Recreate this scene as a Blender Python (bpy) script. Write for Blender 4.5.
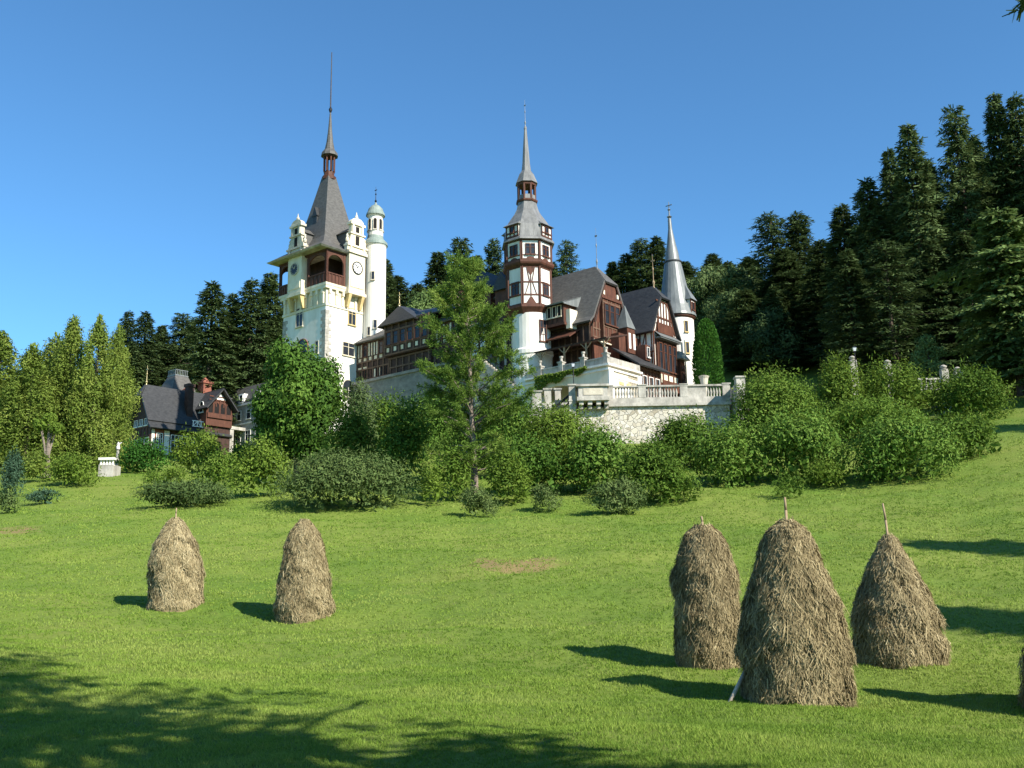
import bpy, bmesh, math, random
import numpy as np
from mathutils import Vector, Matrix

for o in list(bpy.data.objects):
    bpy.data.objects.remove(o, do_unlink=True)
scene = bpy.context.scene
COL = scene.collection
rad = math.radians

# ------------------------------------------------------------------ camera
EYE, FOC = 1.7, 1000.0
PITCH, ROLL = rad(12), rad(-1)
cam_data = bpy.data.cameras.new('camera')
cam_data.sensor_width = 36.0
cam_data.lens = 36.0 * FOC / 1024.0
cam_data.clip_end = 5000
cam = bpy.data.objects.new('camera', cam_data)
COL.objects.link(cam)
cam.matrix_world = Matrix.Translation((0, 0, EYE)) @ Matrix.Rotation(rad(90) + PITCH, 4, 'X') @ Matrix.Rotation(ROLL, 4, 'Z')
scene.camera = cam

# ------------------------------------------------------------------ sky, sun, exposure
SUN_AZ, SUN_EL = rad(47), rad(35)          # azimuth from -Y (behind the camera) towards +X
to_sun = Vector((math.sin(SUN_AZ) * math.cos(SUN_EL), -math.cos(SUN_AZ) * math.cos(SUN_EL), math.sin(SUN_EL)))
world = bpy.data.worlds.new('World')
scene.world = world
world.use_nodes = True
wn = world.node_tree.nodes
sky = wn.new('ShaderNodeTexSky')
sky.sky_type = 'NISHITA'
sky.sun_disc = False
sky.sun_elevation = SUN_EL
sky.sun_rotation = math.atan2(to_sun.x, to_sun.y)
sky.altitude = 900
sky.air_density = 1.0
sky.dust_density = 0.1
sky.ozone_density = 2.2
clear = wn.new('ShaderNodeMixRGB'); clear.blend_type = 'MULTIPLY'; clear.inputs[0].default_value = 1.0
clear.inputs[2].default_value = (.56, .945, 1.13, 1)      # crisp mountain air: less red scattered than the model's
world.node_tree.links.new(sky.outputs[0], clear.inputs[1])
world.node_tree.links.new(clear.outputs[0], wn['Background'].inputs[0])
wn['Background'].inputs[1].default_value = 0.098
sun_data = bpy.data.lights.new('sun', 'SUN')
sun_data.energy = 5.0
sun_data.angle = rad(0.53)
sun_data.color = (1.0, 0.945, 0.85)
sun = bpy.data.objects.new('sun', sun_data)
COL.objects.link(sun)
sun.rotation_euler = to_sun.to_track_quat('Z', 'Y').to_euler()
sun.location = (30, -30, 60)
scene.view_settings.view_transform = 'Standard'
scene.view_settings.look = 'None'
scene.view_settings.exposure = 0.95
scene.view_settings.gamma = 1.0
scene.view_settings.use_curve_mapping = False
scene.cycles.max_bounces = 6
scene.cycles.diffuse_bounces = 3
scene.cycles.glossy_bounces = 2
scene.cycles.transmission_bounces = 3
scene.cycles.use_denoising = True

# ------------------------------------------------------------------ layout helpers
CR = np.array(cam.matrix_world.to_3x3())
def at(px, py, Y):
    """world point at distance Y (metres along +Y) seen at a picture position"""
    d = CR @ np.array([(px - 512) / FOC, (384 - py) / FOC, -1.0])
    return d / d[1] * Y + np.array([0, 0, EYE])
def Zat(px, py, Y):
    return float(at(px, py, Y)[2])

# ------------------------------------------------------------------ terrain function (thin plate spline through surveyed points)
ctl = [at(*p) for p in [
    (512, 768, 9.5), (0, 768, 9.5), (1023, 768, 9.5), (798, 704, 16.5), (709, 669, 20.5), (901, 669, 20.5), (1000, 720, 16),
    (175, 611, 31), (304, 622, 29), (0, 655, 19), (300, 668, 20), (520, 565, 36), (750, 560, 36), (1000, 545, 37), (20, 560, 40),
    (470, 517, 54), (543, 512, 55), (640, 506, 57), (330, 514, 54), (860, 485, 60), (1000, 452, 63), (1005, 413, 80),
    (150, 505, 60), (10, 513, 55), (130, 474, 80), (60, 484, 72), (12, 497, 66), (690, 492, 59), (780, 490, 60), (240, 497, 60),
    (300, 485, 74), (210, 470, 90)]]
ctl += [np.array(p, float) for p in [
    (0, 0, 0.0), (-12, 0, 0.3), (14, 0, -0.2), (0, -45, -1.5), (60, -40, -1), (-60, -40, -1), (60, 20, 4), (-60, 20, 3),
    (110, 50, 24), (-110, 60, 8), (70, 80, 26), (60, 110, 28), (45, 95, 19.5),
    (12.7, 91, 15.2), (2, 88, 15.0), (25, 92, 17), (12, 104, 18.2), (22, 112, 19.2), (3, 110, 21.5), (-8, 117, 22.8), (-17, 123, 23.4), (-25, 126, 22), (-36, 126, 18.5), (-41, 140, 20.5), (-47, 155, 22.5),(-32, 110, 15.5), (-26, 95, 13.5), (-14, 98, 15.5), (-42, 118, 16.5),
    (-44, 128, 18.5), (8, 130, 26), (30, 130, 27), (-55, 148, 23.5), (-80, 140, 21), (-50, 95, 14), (-75, 90, 12),
    (0, 165, 40), (-55, 185, 36), (-110, 180, 30), (40, 165, 44), (85, 150, 52), (130, 110, 52), (0, 240, 62), (-130, 240, 44), (130, 240, 84), (60, 240, 74)]]
ctl = np.array(ctl)
def _tps(r2):
    return 0.5 * r2 * np.log(r2 + 1e-9)
_n = len(ctl)
_A = np.zeros((_n + 3, _n + 3))
_d2 = ((ctl[:, None, :2] - ctl[None, :, :2]) ** 2).sum(-1)
_A[:_n, :_n] = _tps(_d2) + np.eye(_n) * 6.0
_A[:_n, _n] = 1; _A[:_n, _n + 1:] = ctl[:, :2]; _A[_n:, :_n] = _A[:_n, _n:].T
_w = np.linalg.solve(_A, np.concatenate([ctl[:, 2], [0, 0, 0]]))
_rg = np.random.RandomState(5)
_wav = [(_rg.uniform(0, 6.28), 6.28 / wl, amp, _rg.uniform(0, 6.28)) for wl, amp in
        [(9, .05), (7, .05), (5, .035), (3.6, .03), (2.7, .025), (2.1, .02), (1.5, .014), (1.15, .012), (.9, .008)]]
def ground_np(x, y):
    x = np.asarray(x, float); y = np.asarray(y, float)
    xx = np.clip(x, -170, 170); yy = np.clip(y, -60, 280)
    z = _w[_n] + _w[_n + 1] * xx + _w[_n + 2] * yy
    for i in range(_n):
        z = z + _w[i] * _tps((xx - ctl[i, 0]) ** 2 + (yy - ctl[i, 1]) ** 2)
    for a, k, amp, ph in _wav:
        z = z + amp * np.sin(k * (x * math.cos(a) + y * math.sin(a)) + ph + 1.3 * np.sin(k * .37 * (x * math.sin(a) - y * math.cos(a))))
    return z
def ground(x, y):
    return float(ground_np(np.array([x]), np.array([y]))[0])
def hit(px, py, lo=7.0, hi=130.0):
    """where a sight line first meets the ground"""
    Y = np.linspace(lo, hi, 1200)
    P = np.array([at(px, py, v) for v in (1.0, 2.0)])
    d = P[1] - P[0]; p0 = P[0] - d
    X = p0[0] + d[0] * Y; Zr = p0[2] + d[2] * Y
    g = ground_np(X, Y)
    k = np.argmax(Zr <= g) if (Zr <= g).any() else len(Y) - 1
    return np.array([X[k], Y[k], g[k]])

# ------------------------------------------------------------------ object helpers
def tag(o, label=None, cat=None, group=None, kind=None):
    if label: o['label'] = label
    if cat: o['category'] = cat
    if group: o['group'] = group
    if kind: o['kind'] = kind
    return o
def empty(name, loc, rz=0.0):
    o = bpy.data.objects.new(name, None)
    o.empty_display_size = 0.5
    o.location = loc; o.rotation_euler = (0, 0, rz)
    COL.objects.link(o)
    return o
def link_mesh(name, me, mats, parent=None):
    o = bpy.data.objects.new(name, me)
    for m in (mats if isinstance(mats, (list, tuple)) else [mats]):
        me.materials.append(m)
    COL.objects.link(o)
    if parent is not None: o.parent = parent
    return o
def copy_tree(o, parent=None):
    c = o.copy(); COL.objects.link(c)
    if parent is not None: c.parent = parent
    for ch in list(o.children): copy_tree(ch, c)
    return c

class MB:
    """collects simple solids and links them as one mesh object"""
    def __init__(s, M=None):
        s.v = []; s.f = []; s.mi = []; s.M = M or Matrix.Identity(4); s.cur = 0; s.smooth = []; s.sm = False
    def add(s, vs, fs, M=None):
        T = s.M @ M if M is not None else s.M
        b = len(s.v)
        s.v += [T @ Vector(p) for p in vs]
        for f in fs:
            s.f.append([b + i for i in f]); s.mi.append(s.cur); s.smooth.append(s.sm)
    def box(s, x0, x1, y0, y1, z0, z1, M=None):
        s.add([(x0, y0, z0), (x1, y0, z0), (x1, y1, z0), (x0, y1, z0), (x0, y0, z1), (x1, y0, z1), (x1, y1, z1), (x0, y1, z1)],
              [(0, 3, 2, 1), (4, 5, 6, 7), (0, 1, 5, 4), (1, 2, 6, 5), (2, 3, 7, 6), (3, 0, 4, 7)], M)
    def prism(s, poly, y0, y1, M=None):
        """polygon in (x, z), counter clockwise seen from -y, extruded from y0 to y1 (y0 < y1)"""
        n = len(poly)
        vs = [(p[0], y0, p[1]) for p in poly] + [(p[0], y1, p[1]) for p in poly]
        fs = [list(range(n)), list(range(2 * n - 1, n - 1, -1))]
        fs += [(i, n + i, n + (i + 1) % n, (i + 1) % n) for i in range(n)]
        s.add(vs, fs, M)
    def frust(s, cx, cy, z0, h0, z1, h1, M=None, h0y=None, h1y=None):
        a, b = h0, h0y or h0; c, d = h1, h1y or h1
        s.add([(cx - a, cy - b, z0), (cx + a, cy - b, z0), (cx + a, cy + b, z0), (cx - a, cy + b, z0),
               (cx - c, cy - d, z1), (cx + c, cy - d, z1), (cx + c, cy + d, z1), (cx - c, cy + d, z1)],
              [(0, 3, 2, 1), (4, 5, 6, 7), (0, 1, 5, 4), (1, 2, 6, 5), (2, 3, 7, 6), (3, 0, 4, 7)], M)
    def lathe(s, cx, cy, prof, n=24, rot=0.0, M=None, lean=(0, 0)):
        vs = []; m = len(prof); z0 = prof[0][1]; zt = prof[-1][1]
        for r, z in prof:
            t = (z - z0) / (zt - z0 + 1e-9)
            for k in range(n):
                a = rot + 2 * math.pi * k / n
                vs.append((cx + lean[0] * t + r * math.cos(a), cy + lean[1] * t + r * math.sin(a), z))
        fs = []
        for j in range(m - 1):
            for k in range(n):
                fs.append((j * n + k, j * n + (k + 1) % n, (j + 1) * n + (k + 1) % n, (j + 1) * n + k))
        fs.append(list(range(n - 1, -1, -1))); fs.append([(m - 1) * n + k for k in range(n)])
        s.add(vs, fs, M)
    def tube(s, p0, p1, r0, r1=None, n=6, M=None):
        p0 = Vector(p0); p1 = Vector(p1); r1 = r0 if r1 is None else r1
        d = (p1 - p0).normalized(); a = d.orthogonal().normalized(); b = d.cross(a)
        vs = []
        for p, r in ((p0, r0), (p1, r1)):
            for k in range(n):
                t = 2 * math.pi * k / n
                vs.append(p + (a * math.cos(t) + b * math.sin(t)) * r)
        fs = [(k, (k + 1) % n, n + (k + 1) % n, n + k) for k in range(n)]
        fs += [list(range(n - 1, -1, -1)), list(range(n, 2 * n))]
        s.add(vs, fs, M)
    def poly(s, pts, M=None):
        s.add(pts, [list(range(len(pts)))], M)
    def build(s, name, mats, parent=None, off=(0, 0, 0), solid=0.0, bevel=0.0):
        me = bpy.data.meshes.new(name)
        off = Vector(off)
        me.from_pydata([v - off for v in s.v], [], s.f)
        me.polygons.foreach_set('material_index', s.mi)
        me.polygons.foreach_set('use_smooth', s.smooth)
        me.update()
        o = link_mesh(name, me, mats, parent)
        if solid:
            md = o.modifiers.new('thick', 'SOLIDIFY'); md.thickness = solid; md.offset = -1
        if bevel:
            md = o.modifiers.new('bevel', 'BEVEL'); md.width = bevel; md.segments = 2; md.limit_method = 'ANGLE'
        return o

def np_mesh(name, verts, faces, tone=None, smooth=False):
    verts = np.asarray(verts, np.float32); faces = np.asarray(faces, np.int32)
    k = faces.shape[1]; n = len(faces)
    me = bpy.data.meshes.new(name)
    me.vertices.add(len(verts)); me.vertices.foreach_set('co', verts.ravel())
    me.loops.add(n * k); me.loops.foreach_set('vertex_index', faces.ravel())
    me.polygons.add(n)
    me.polygons.foreach_set('loop_start', np.arange(0, n * k, k, dtype=np.int32))
    me.polygons.foreach_set('loop_total', np.full(n, k, np.int32))
    if smooth: me.polygons.foreach_set('use_smooth', np.ones(n, bool))
    me.update(calc_edges=True)
    if tone is not None:
        a = me.attributes.new('tone', 'FLOAT', 'FACE')
        a.data.foreach_set('value', np.asarray(tone, np.float32))
    return me

# ------------------------------------------------------------------ materials
def new_mat(name):
    m = bpy.data.materials.new(name); m.use_nodes = True
    nt = m.node_tree
    return m, nt, nt.nodes, nt.links, nt.nodes['Principled BSDF']
def ramp(nodes, stops):
    r = nodes.new('ShaderNodeValToRGB'); e = r.color_ramp.elements
    while len(e) < len(stops): e.new(0.5)
    for i, (p, c) in enumerate(stops):
        e[i].position = p; e[i].color = (*c, 1)
    return r
def surf(name, c1, c2, scale=1.0, rough=0.8, bump=0.0, bscale=None, detail=5, metal=0.0, stretch=None, spec=0.3, coord='Object'):
    m, nt, N, L, P = new_mat(name)
    tc = N.new('ShaderNodeTexCoord'); mp = N.new('ShaderNodeMapping')
    L.new(tc.outputs[coord], mp.inputs[0])
    if stretch: mp.inputs['Scale'].default_value = stretch
    nz = N.new('ShaderNodeTexNoise'); nz.inputs['Scale'].default_value = scale; nz.inputs['Detail'].default_value = detail
    nz.inputs['Roughness'].default_value = 0.65
    L.new(mp.outputs[0], nz.inputs['Vector'])
    r = ramp(N, [(0.3, c1), (0.7, c2)])
    L.new(nz.outputs[0], r.inputs[0]); L.new(r.outputs[0], P.inputs['Base Color'])
    P.inputs['Roughness'].default_value = rough; P.inputs['Metallic'].default_value = metal
    P.inputs['Specular IOR Level'].default_value = spec
    if bump:
        n2 = N.new('ShaderNodeTexNoise'); n2.inputs['Scale'].default_value = bscale or scale * 4; n2.inputs['Detail'].default_value = 6
        L.new(mp.outputs[0], n2.inputs['Vector'])
        b = N.new('ShaderNodeBump'); b.inputs['Strength'].default_value = bump; b.inputs['Distance'].default_value = 0.05
        L.new(n2.outputs[0], b.inputs['Height']); L.new(b.outputs[0], P.inputs['Normal'])
    return m
def leafmat(name, dark, mid, light, trans=0.3, rough=0.7, spec=0.1):
    m, nt, N, L, P = new_mat(name)
    a = N.new('ShaderNodeAttribute'); a.attribute_name = 'tone'
    oi = N.new('ShaderNodeObjectInfo')
    mul = N.new('ShaderNodeMath'); mul.operation = 'MULTIPLY_ADD'; mul.inputs[1].default_value = 0.22; mul.inputs[2].default_value = -0.11
    L.new(oi.outputs['Random'], mul.inputs[0])
    ad = N.new('ShaderNodeMath'); ad.operation = 'ADD'
    L.new(a.outputs['Fac'], ad.inputs[0]); L.new(mul.outputs[0], ad.inputs[1])
    r = ramp(N, [(0.0, dark), (0.5, mid), (1.0, light)])
    L.new(ad.outputs[0], r.inputs[0]); L.new(r.outputs[0], P.inputs['Base Color'])
    P.inputs['Roughness'].default_value = rough; P.inputs['Specular IOR Level'].default_value = spec
    t = N.new('ShaderNodeBsdfTranslucent'); mx = N.new('ShaderNodeMixShader'); mx.inputs[0].default_value = trans
    hs = N.new('ShaderNodeHueSaturation'); hs.inputs['Value'].default_value = 1.25; hs.inputs['Hue'].default_value = 0.49
    L.new(r.outputs[0], hs.inputs['Color']); L.new(hs.outputs[0], t.inputs[0])
    L.new(P.outputs[0], mx.inputs[1]); L.new(t.outputs[0], mx.inputs[2])
    L.new(mx.outputs[0], N['Material Output'].inputs[0])
    return m

M = {}
M['plaster'] = surf('plaster_white', (.52, .48, .4), (.8, .78, .73), .55, .85, .2, 8, detail=9, stretch=(1, 1, .22))
M['cream'] = surf('plaster_cream', (.52, .43, .28), (.74, .68, .54), .7, .85, .15, 8, stretch=(1, 1, .4))
M['stone'] = surf('carved_stone', (.36, .32, .25), (.6, .54, .42), 1.2, .9, .4, 9)
M['ochre'] = surf('ochre_stone', (.45, .32, .13), (.62, .48, .24), 1.5, .9, .3, 9)
M['timber'] = surf('red_brown_timber', (.05, .019, .011), (.115, .043, .024), 3, .65, .2, 14, stretch=(1, 1, .3))
M['timber_mid'] = surf('weathered_brown_timber', (.07, .04, .026), (.16, .095, .06), 2, .75, .25, 14)
M['timber_dark'] = surf('dark_brown_timber', (.022, .011, .008), (.065, .032, .022), 2, .7, .2, 14)
M['slate'] = surf('grey_slate', (.055, .052, .047), (.115, .109, .099), 2.2, .6, .35, 5, stretch=(1, 1, 2.2))
M['slate_dark'] = surf('dark_slate', (.022, .0225, .023), (.05, .05, .05), 2.2, .45, .3, 5, stretch=(1, 1, 2.2))
M['lead'] = surf('grey_lead_roof', (.13, .128, .12), (.24, .235, .22), 1.1, .42, .2, 4, metal=.2, stretch=(2, 2, .4))
M['zinc'] = surf('grey_zinc_roof', (.11, .12, .118), (.2, .212, .205), .9, .4, .15, 4, metal=.1, stretch=(2, 2, .3))
M['copper'] = surf('green_copper', (.15, .19, .165), (.25, .29, .25), 1.5, .6, .2)
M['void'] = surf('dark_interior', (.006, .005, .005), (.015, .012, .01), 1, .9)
M['glass'] = surf('window_glass', (.01, .012, .016), (.03, .036, .045), .6, .25, spec=.35)
M['glass_pale'] = surf('curtained_glass', (.4, .42, .45), (.62, .64, .66), .7, .3, spec=.5)
M['white_wood'] = surf('white_painted_wood', (.68, .66, .62), (.78, .77, .74), 2, .6)
M['brick'] = surf('red_brick', (.17, .055, .036), (.28, .105, .068), 6, .85, .4, 20)
M['iron'] = surf('black_iron', (.012, .012, .014), (.03, .03, .032), 3, .5, metal=.5)
M['gold'] = surf('gilded_finial', (.4, .32, .15), (.55, .45, .25), 3, .4, metal=.6)
M['clock_blue'] = surf('dark_clock_face', (.012, .016, .035), (.03, .04, .07), 3, .5)
M['limestone'] = surf('weathered_limestone', (.17, .16, .135), (.5, .465, .4), 1.3, .9, .45, 7, detail=9, stretch=(1, 1, .6))
M['plinth'] = surf('grey_plinth_stone', (.13, .125, .11), (.28, .265, .235), .9, .9, .4, 6, stretch=(1, 1, 1.6))
M['pale_stick'] = surf('barked_pale_stick', (.38, .31, .24), (.56, .48, .4), 9, .8, .2, 30)
M['wood_pole'] = surf('weathered_pole', (.2, .14, .08), (.36, .27, .17), 8, .85, .3, 30, stretch=(1, 1, .2))
M['bark'] = surf('bark', (.04, .03, .022), (.12, .09, .065), 5, .9, .6, 18, stretch=(1, 1, .25))
M['bark_pale'] = surf('pale_bark', (.1, .08, .06), (.25, .2, .16), 4, .9, .5, 18, stretch=(1, 1, .25))

def rubble():
    m, nt, N, L, P = new_mat('rubble_masonry')
    tc = N.new('ShaderNodeTexCoord'); v = N.new('ShaderNodeTexVoronoi'); v.inputs['Scale'].default_value = 2.4
    nz = N.new('ShaderNodeTexNoise'); nz.inputs['Scale'].default_value = 2; nz.inputs['Detail'].default_value = 3
    va = N.new('ShaderNodeVectorMath'); va.operation = 'MULTIPLY_ADD'; va.inputs[1].default_value = (.35, .35, .35)
    L.new(tc.outputs['Object'], va.inputs[2]); L.new(nz.outputs['Color'], va.inputs[0]); L.new(tc.outputs['Object'], nz.inputs['Vector'])
    L.new(va.outputs[0], v.inputs['Vector'])
    r = ramp(N, [(0.0, (.3, .26, .19)), (.35, (.52, .47, .37)), (.7, (.42, .39, .33)), (1.0, (.62, .57, .47))])
    sp = N.new('ShaderNodeSeparateColor'); L.new(v.outputs['Color'], sp.inputs[0]); L.new(sp.outputs[0], r.inputs[0])
    e = N.new('ShaderNodeTexVoronoi'); e.feature = 'DISTANCE_TO_EDGE'; e.inputs['Scale'].default_value = 2.4
    L.new(va.outputs[0], e.inputs['Vector'])
    er = ramp(N, [(0.0, (0, 0, 0)), (.06, (1, 1, 1))]); L.new(e.outputs[0], er.inputs[0])
    mx = N.new('ShaderNodeMixRGB'); L.new(er.outputs[0], mx.inputs[0]); mx.inputs[1].default_value = (.3, .28, .24, 1); L.new(r.outputs[0], mx.inputs[2])
    L.new(mx.outputs[0], P.inputs['Base Color']); P.inputs['Roughness'].default_value = .9
    b = N.new('ShaderNodeBump'); b.inputs['Strength'].default_value = .8; b.inputs['Distance'].default_value = .08
    L.new(er.outputs[0], b.inputs['Height']); L.new(b.outputs[0], P.inputs['Normal'])
    return m
M['rubble'] = rubble()

def grass_ground():
    m, nt, N, L, P = new_mat('meadow_grass')
    tc = N.new('ShaderNodeTexCoord')
    def noise(s, d=4, rr=.6):
        n = N.new('ShaderNodeTexNoise'); n.inputs['Scale'].default_value = s; n.inputs['Detail'].default_value = d; n.inputs['Roughness'].default_value = rr
        L.new(tc.outputs['Object'], n.inputs['Vector']); return n
    def mix(fac, a, b, mode='MIX'):
        x = N.new('ShaderNodeMixRGB'); x.blend_type = mode
        for i, s in ((0, fac), (1, a), (2, b)):
            if hasattr(s, 'links') or hasattr(s, 'is_linked'): L.new(s, x.inputs[i])
            elif isinstance(s, (int, float)): x.inputs[i].default_value = s
            else: x.inputs[i].default_value = (*s, 1)
        return x.outputs[0]
    big = ramp(N, [(.35, (.1, .165, .022)), (.65, (.165, .205, .038))]); L.new(noise(.14, 4).outputs[0], big.inputs[0])
    fine = ramp(N, [(.3, (.55, .58, .5)), (.52, (1, 1, 1)), (.75, (1.35, 1.3, 1.2))]); L.new(noise(7, 8, .8).outputs[0], fine.inputs[0])
    c = mix(1.0, big.outputs[0], fine.outputs[0], 'MULTIPLY')
    dry = ramp(N, [(.55, (0, 0, 0)), (.72, (1, 1, 1))]); L.new(noise(.9, 6, .7).outputs[0], dry.inputs[0])
    dm = N.new('ShaderNodeMath'); dm.operation = 'MULTIPLY'; dm.inputs[1].default_value = .35; L.new(dry.outputs[0], dm.inputs[0])
    c = mix(dm.outputs[0], c, (.2, .19, .06))
    # bare, trodden patches with ragged outlines
    wob = noise(1.3, 5)
    for (px, py, rx, ry) in ((495, 562, 1.3, .45), (535, 563, .9, .5), (515, 568, 1.2, .4), (10, 531, 1.3, .7)):
        p = hit(px, py)
        sb = N.new('ShaderNodeVectorMath'); sb.operation = 'SUBTRACT'; sb.inputs[1].default_value = (p[0], p[1], p[2]); L.new(tc.outputs['Object'], sb.inputs[0])
        sc = N.new('ShaderNodeVectorMath'); sc.operation = 'MULTIPLY'; sc.inputs[1].default_value = (1 / rx, 1 / (ry * 2.2), 0); L.new(sb.outputs[0], sc.inputs[0])
        ln = N.new('ShaderNodeVectorMath'); ln.operation = 'LENGTH'; L.new(sc.outputs[0], ln.inputs[0])
        ad = N.new('ShaderNodeMath'); ad.operation = 'MULTIPLY_ADD'; ad.inputs[1].default_value = 2.2; L.new(wob.outputs[0], ad.inputs[0]); L.new(ln.outputs['Value'], ad.inputs[2])
        rr = ramp(N, [(.62, (.75, .75, .75)), (.95, (0, 0, 0))])
        hf = N.new('ShaderNodeMath'); hf.operation = 'MULTIPLY'; hf.inputs[1].default_value = .42; L.new(ad.outputs[0], hf.inputs[0]); L.new(hf.outputs[0], rr.inputs[0])
        c = mix(rr.outputs[0], c, (.24, .15, .08))
    L.new(c, P.inputs['Base Color']); P.inputs['Roughness'].default_value = .9; P.inputs['Specular IOR Level'].default_value = .15
    b = N.new('ShaderNodeBump'); b.inputs['Strength'].default_value = .7; b.inputs['Distance'].default_value = .06
    L.new(noise(9, 8, .8).outputs[0], b.inputs['Height']); L.new(b.outputs[0], P.inputs['Normal'])
    return m
M['ground'] = grass_ground()
M['grass'] = leafmat('grass_blades', (.095, .17, .022), (.178, .265, .038), (.27, .325, .075), .3, .7, .1)
M['hay'] = leafmat('hay', (.11, .085, .042), (.295, .237, .125), (.51, .43, .255), .1, .8, .12)
M['spruce'] = leafmat('spruce_needles', (.032, .054, .019), (.076, .116, .038), (.14, .19, .066), .2, .7, .1)
M['mixed'] = leafmat('mixed_wood_leaves', (.06, .1, .03), (.125, .185, .054), (.2, .26, .09), .2)
M['thuja'] = leafmat('arborvitae_sprays', (.065, .102, .016), (.135, .19, .03), (.225, .27, .055), .2)
M['larch'] = leafmat('larch_needles', (.07, .125, .02), (.135, .215, .035), (.225, .29, .06), .35)
M['maple'] = leafmat('maple_leaves', (.03, .07, .011), (.075, .15, .02), (.145, .225, .038), .2)
M['shrub'] = leafmat('shrub_leaves', (.045, .09, .012), (.1, .172, .022), (.175, .245, .042), .28)
M['shrub_light'] = leafmat('light_shrub_leaves', (.07, .12, .016), (.13, .2, .026), (.2, .27, .046), .3)
M['juniper'] = leafmat('juniper_sprays', (.036, .06, .018), (.07, .112, .03), (.125, .17, .052), .15)
M['blue'] = leafmat('blue_green_sprays', (.03, .065, .036), (.055, .105, .058), (.085, .14, .08), .15)
M['hedge'] = leafmat('clipped_hedge_leaves', (.025, .08, .012), (.05, .14, .018), (.085, .19, .028), .25)
# ------------------------------------------------------------------ ground sheet
def axis(lo, hi, a, b, fine):
    inner = list(np.arange(a, b + fine * .5, fine)); s = fine; x = a; left = []
    while x > lo: s = min(s * 1.18, 30); x -= s; left.append(x)
    s = fine; x = inner[-1]; right = []
    while x < hi: s = min(s * 1.18, 30); x += s; right.append(x)
    return np.array(left[::-1] + inner + right)
gx = axis(-900, 900, -20, 22, .35); gy = axis(-300, 1500, 6, 66, .4)
GX, GY = np.meshgrid(gx, gy)
GZ = ground_np(GX, GY)
nx, ny = len(gx), len(gy)
idx = np.arange(nx * ny).reshape(ny, nx)
fc = np.stack([idx[:-1, :-1], idx[:-1, 1:], idx[1:, 1:], idx[1:, :-1]], -1).reshape(-1, 4)
me = np_mesh('ground', np.stack([GX, GY, GZ], -1).reshape(-1, 3), fc, smooth=True)
tag(link_mesh('ground', me, M['ground']), kind='structure')

# ------------------------------------------------------------------ meadow grass: single blades, one uncountable object
def grass_blades():
    rg = np.random.RandomState(11)
    vs = []; tn = []
    def zone(n, ya, yb, hgt, wid, k, f0=0, f1=0):
        # density falls with distance
        Y = ya * (yb / ya) ** rg.rand(n)
        keep = rg.rand(n) < np.clip((Y - ya) / (f0 + .01), 0, 1) * np.clip((yb - Y) / (f1 + .01), 0, 1)
        Y = Y[keep]; n = len(Y)
        X = (rg.rand(n) * 2 - 1) * (Y * .56 + 3.5)
        pat = np.sin(X * 1.1 + 2 * np.sin(Y * .5)) + np.sin(Y * 1.7 + X * .6) + np.sin(X * 2.9 - Y * 2.3) * .6
        for j in range(k):
            x = X + rg.normal(0, .035 * (Y / 12) ** .5, n); y = Y + rg.normal(0, .035 * (Y / 12) ** .5, n)
            z = ground_np(x, y) - .004
            h = hgt * (.45 + .8 * rg.rand(n)) * (1 + .25 * pat / 2.6) * (1 + .012 * Y)
            w = wid * (.7 + .6 * rg.rand(n)) * (Y / 12)
            a = rg.rand(n) * 6.283; b = rg.rand(n) * 6.283; ln = h * (.25 + .75 * rg.rand(n))
            p0 = np.stack([x - w * np.cos(a), y - w * np.sin(a), z], -1)
            p1 = np.stack([x + w * np.cos(a), y + w * np.sin(a), z], -1)
            p2 = np.stack([x + ln * np.cos(b), y + ln * np.sin(b), z + h], -1)
            vs.append(np.stack([p0, p1, p2], 1).reshape(-1, 3))
            tn.append(np.clip(.5 + .13 * pat + .18 * np.sin(X * .45 + 1.5 * np.sin(Y * .21)) * np.sin(Y * .33 + .7) + rg.normal(0, .17, n), 0, 1))
    zone(98000, 8.3, 26, .036, .006, 7, 0, 9)
    zone(70000, 16, 62, .042, .0065, 5, 9, 22)
    zone(60000, 36, 105, .045, .006, 4, 20, 30)
    v = np.concatenate(vs); f = np.arange(len(v)).reshape(-1, 3)
    return np_mesh('grass', v, f, np.concatenate(tn))
tag(link_mesh('grass', grass_blades(), M['grass']), kind='stuff')

# ------------------------------------------------------------------ foliage generators
def unit(a):
    return a / (np.linalg.norm(a, axis=-1, keepdims=True) + 1e-9)
def leaves(c, d, L, W, tone, rg, nrm=None):
    """one small bent-tip quad per leaf, spread about its direction d"""
    n = len(c)
    r = unit(rg.normal(0, 1, (n, 3)))
    if nrm is None: s = unit(np.cross(d, r))
    else:
        d = unit(d - nrm * (d * nrm).sum(-1, keepdims=True)); s = np.cross(nrm, d)
    L = np.asarray(L).reshape(-1, 1) * (.7 + .6 * rg.rand(n, 1)); W = np.asarray(W).reshape(-1, 1) * (.7 + .6 * rg.rand(n, 1))
    v = np.stack([c - s * W * .5, c + s * W * .5, c + d * L + s * W * .28, c + d * L - s * W * .28], 1).reshape(-1, 3)
    return v, np.clip(tone, 0, 1)
def leafmesh(name, parts):
    v = np.concatenate([p[0] for p in parts]); t = np.concatenate([p[1] for p in parts])
    return np_mesh(name, v, np.arange(len(v)).reshape(-1, 4), t)
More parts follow.
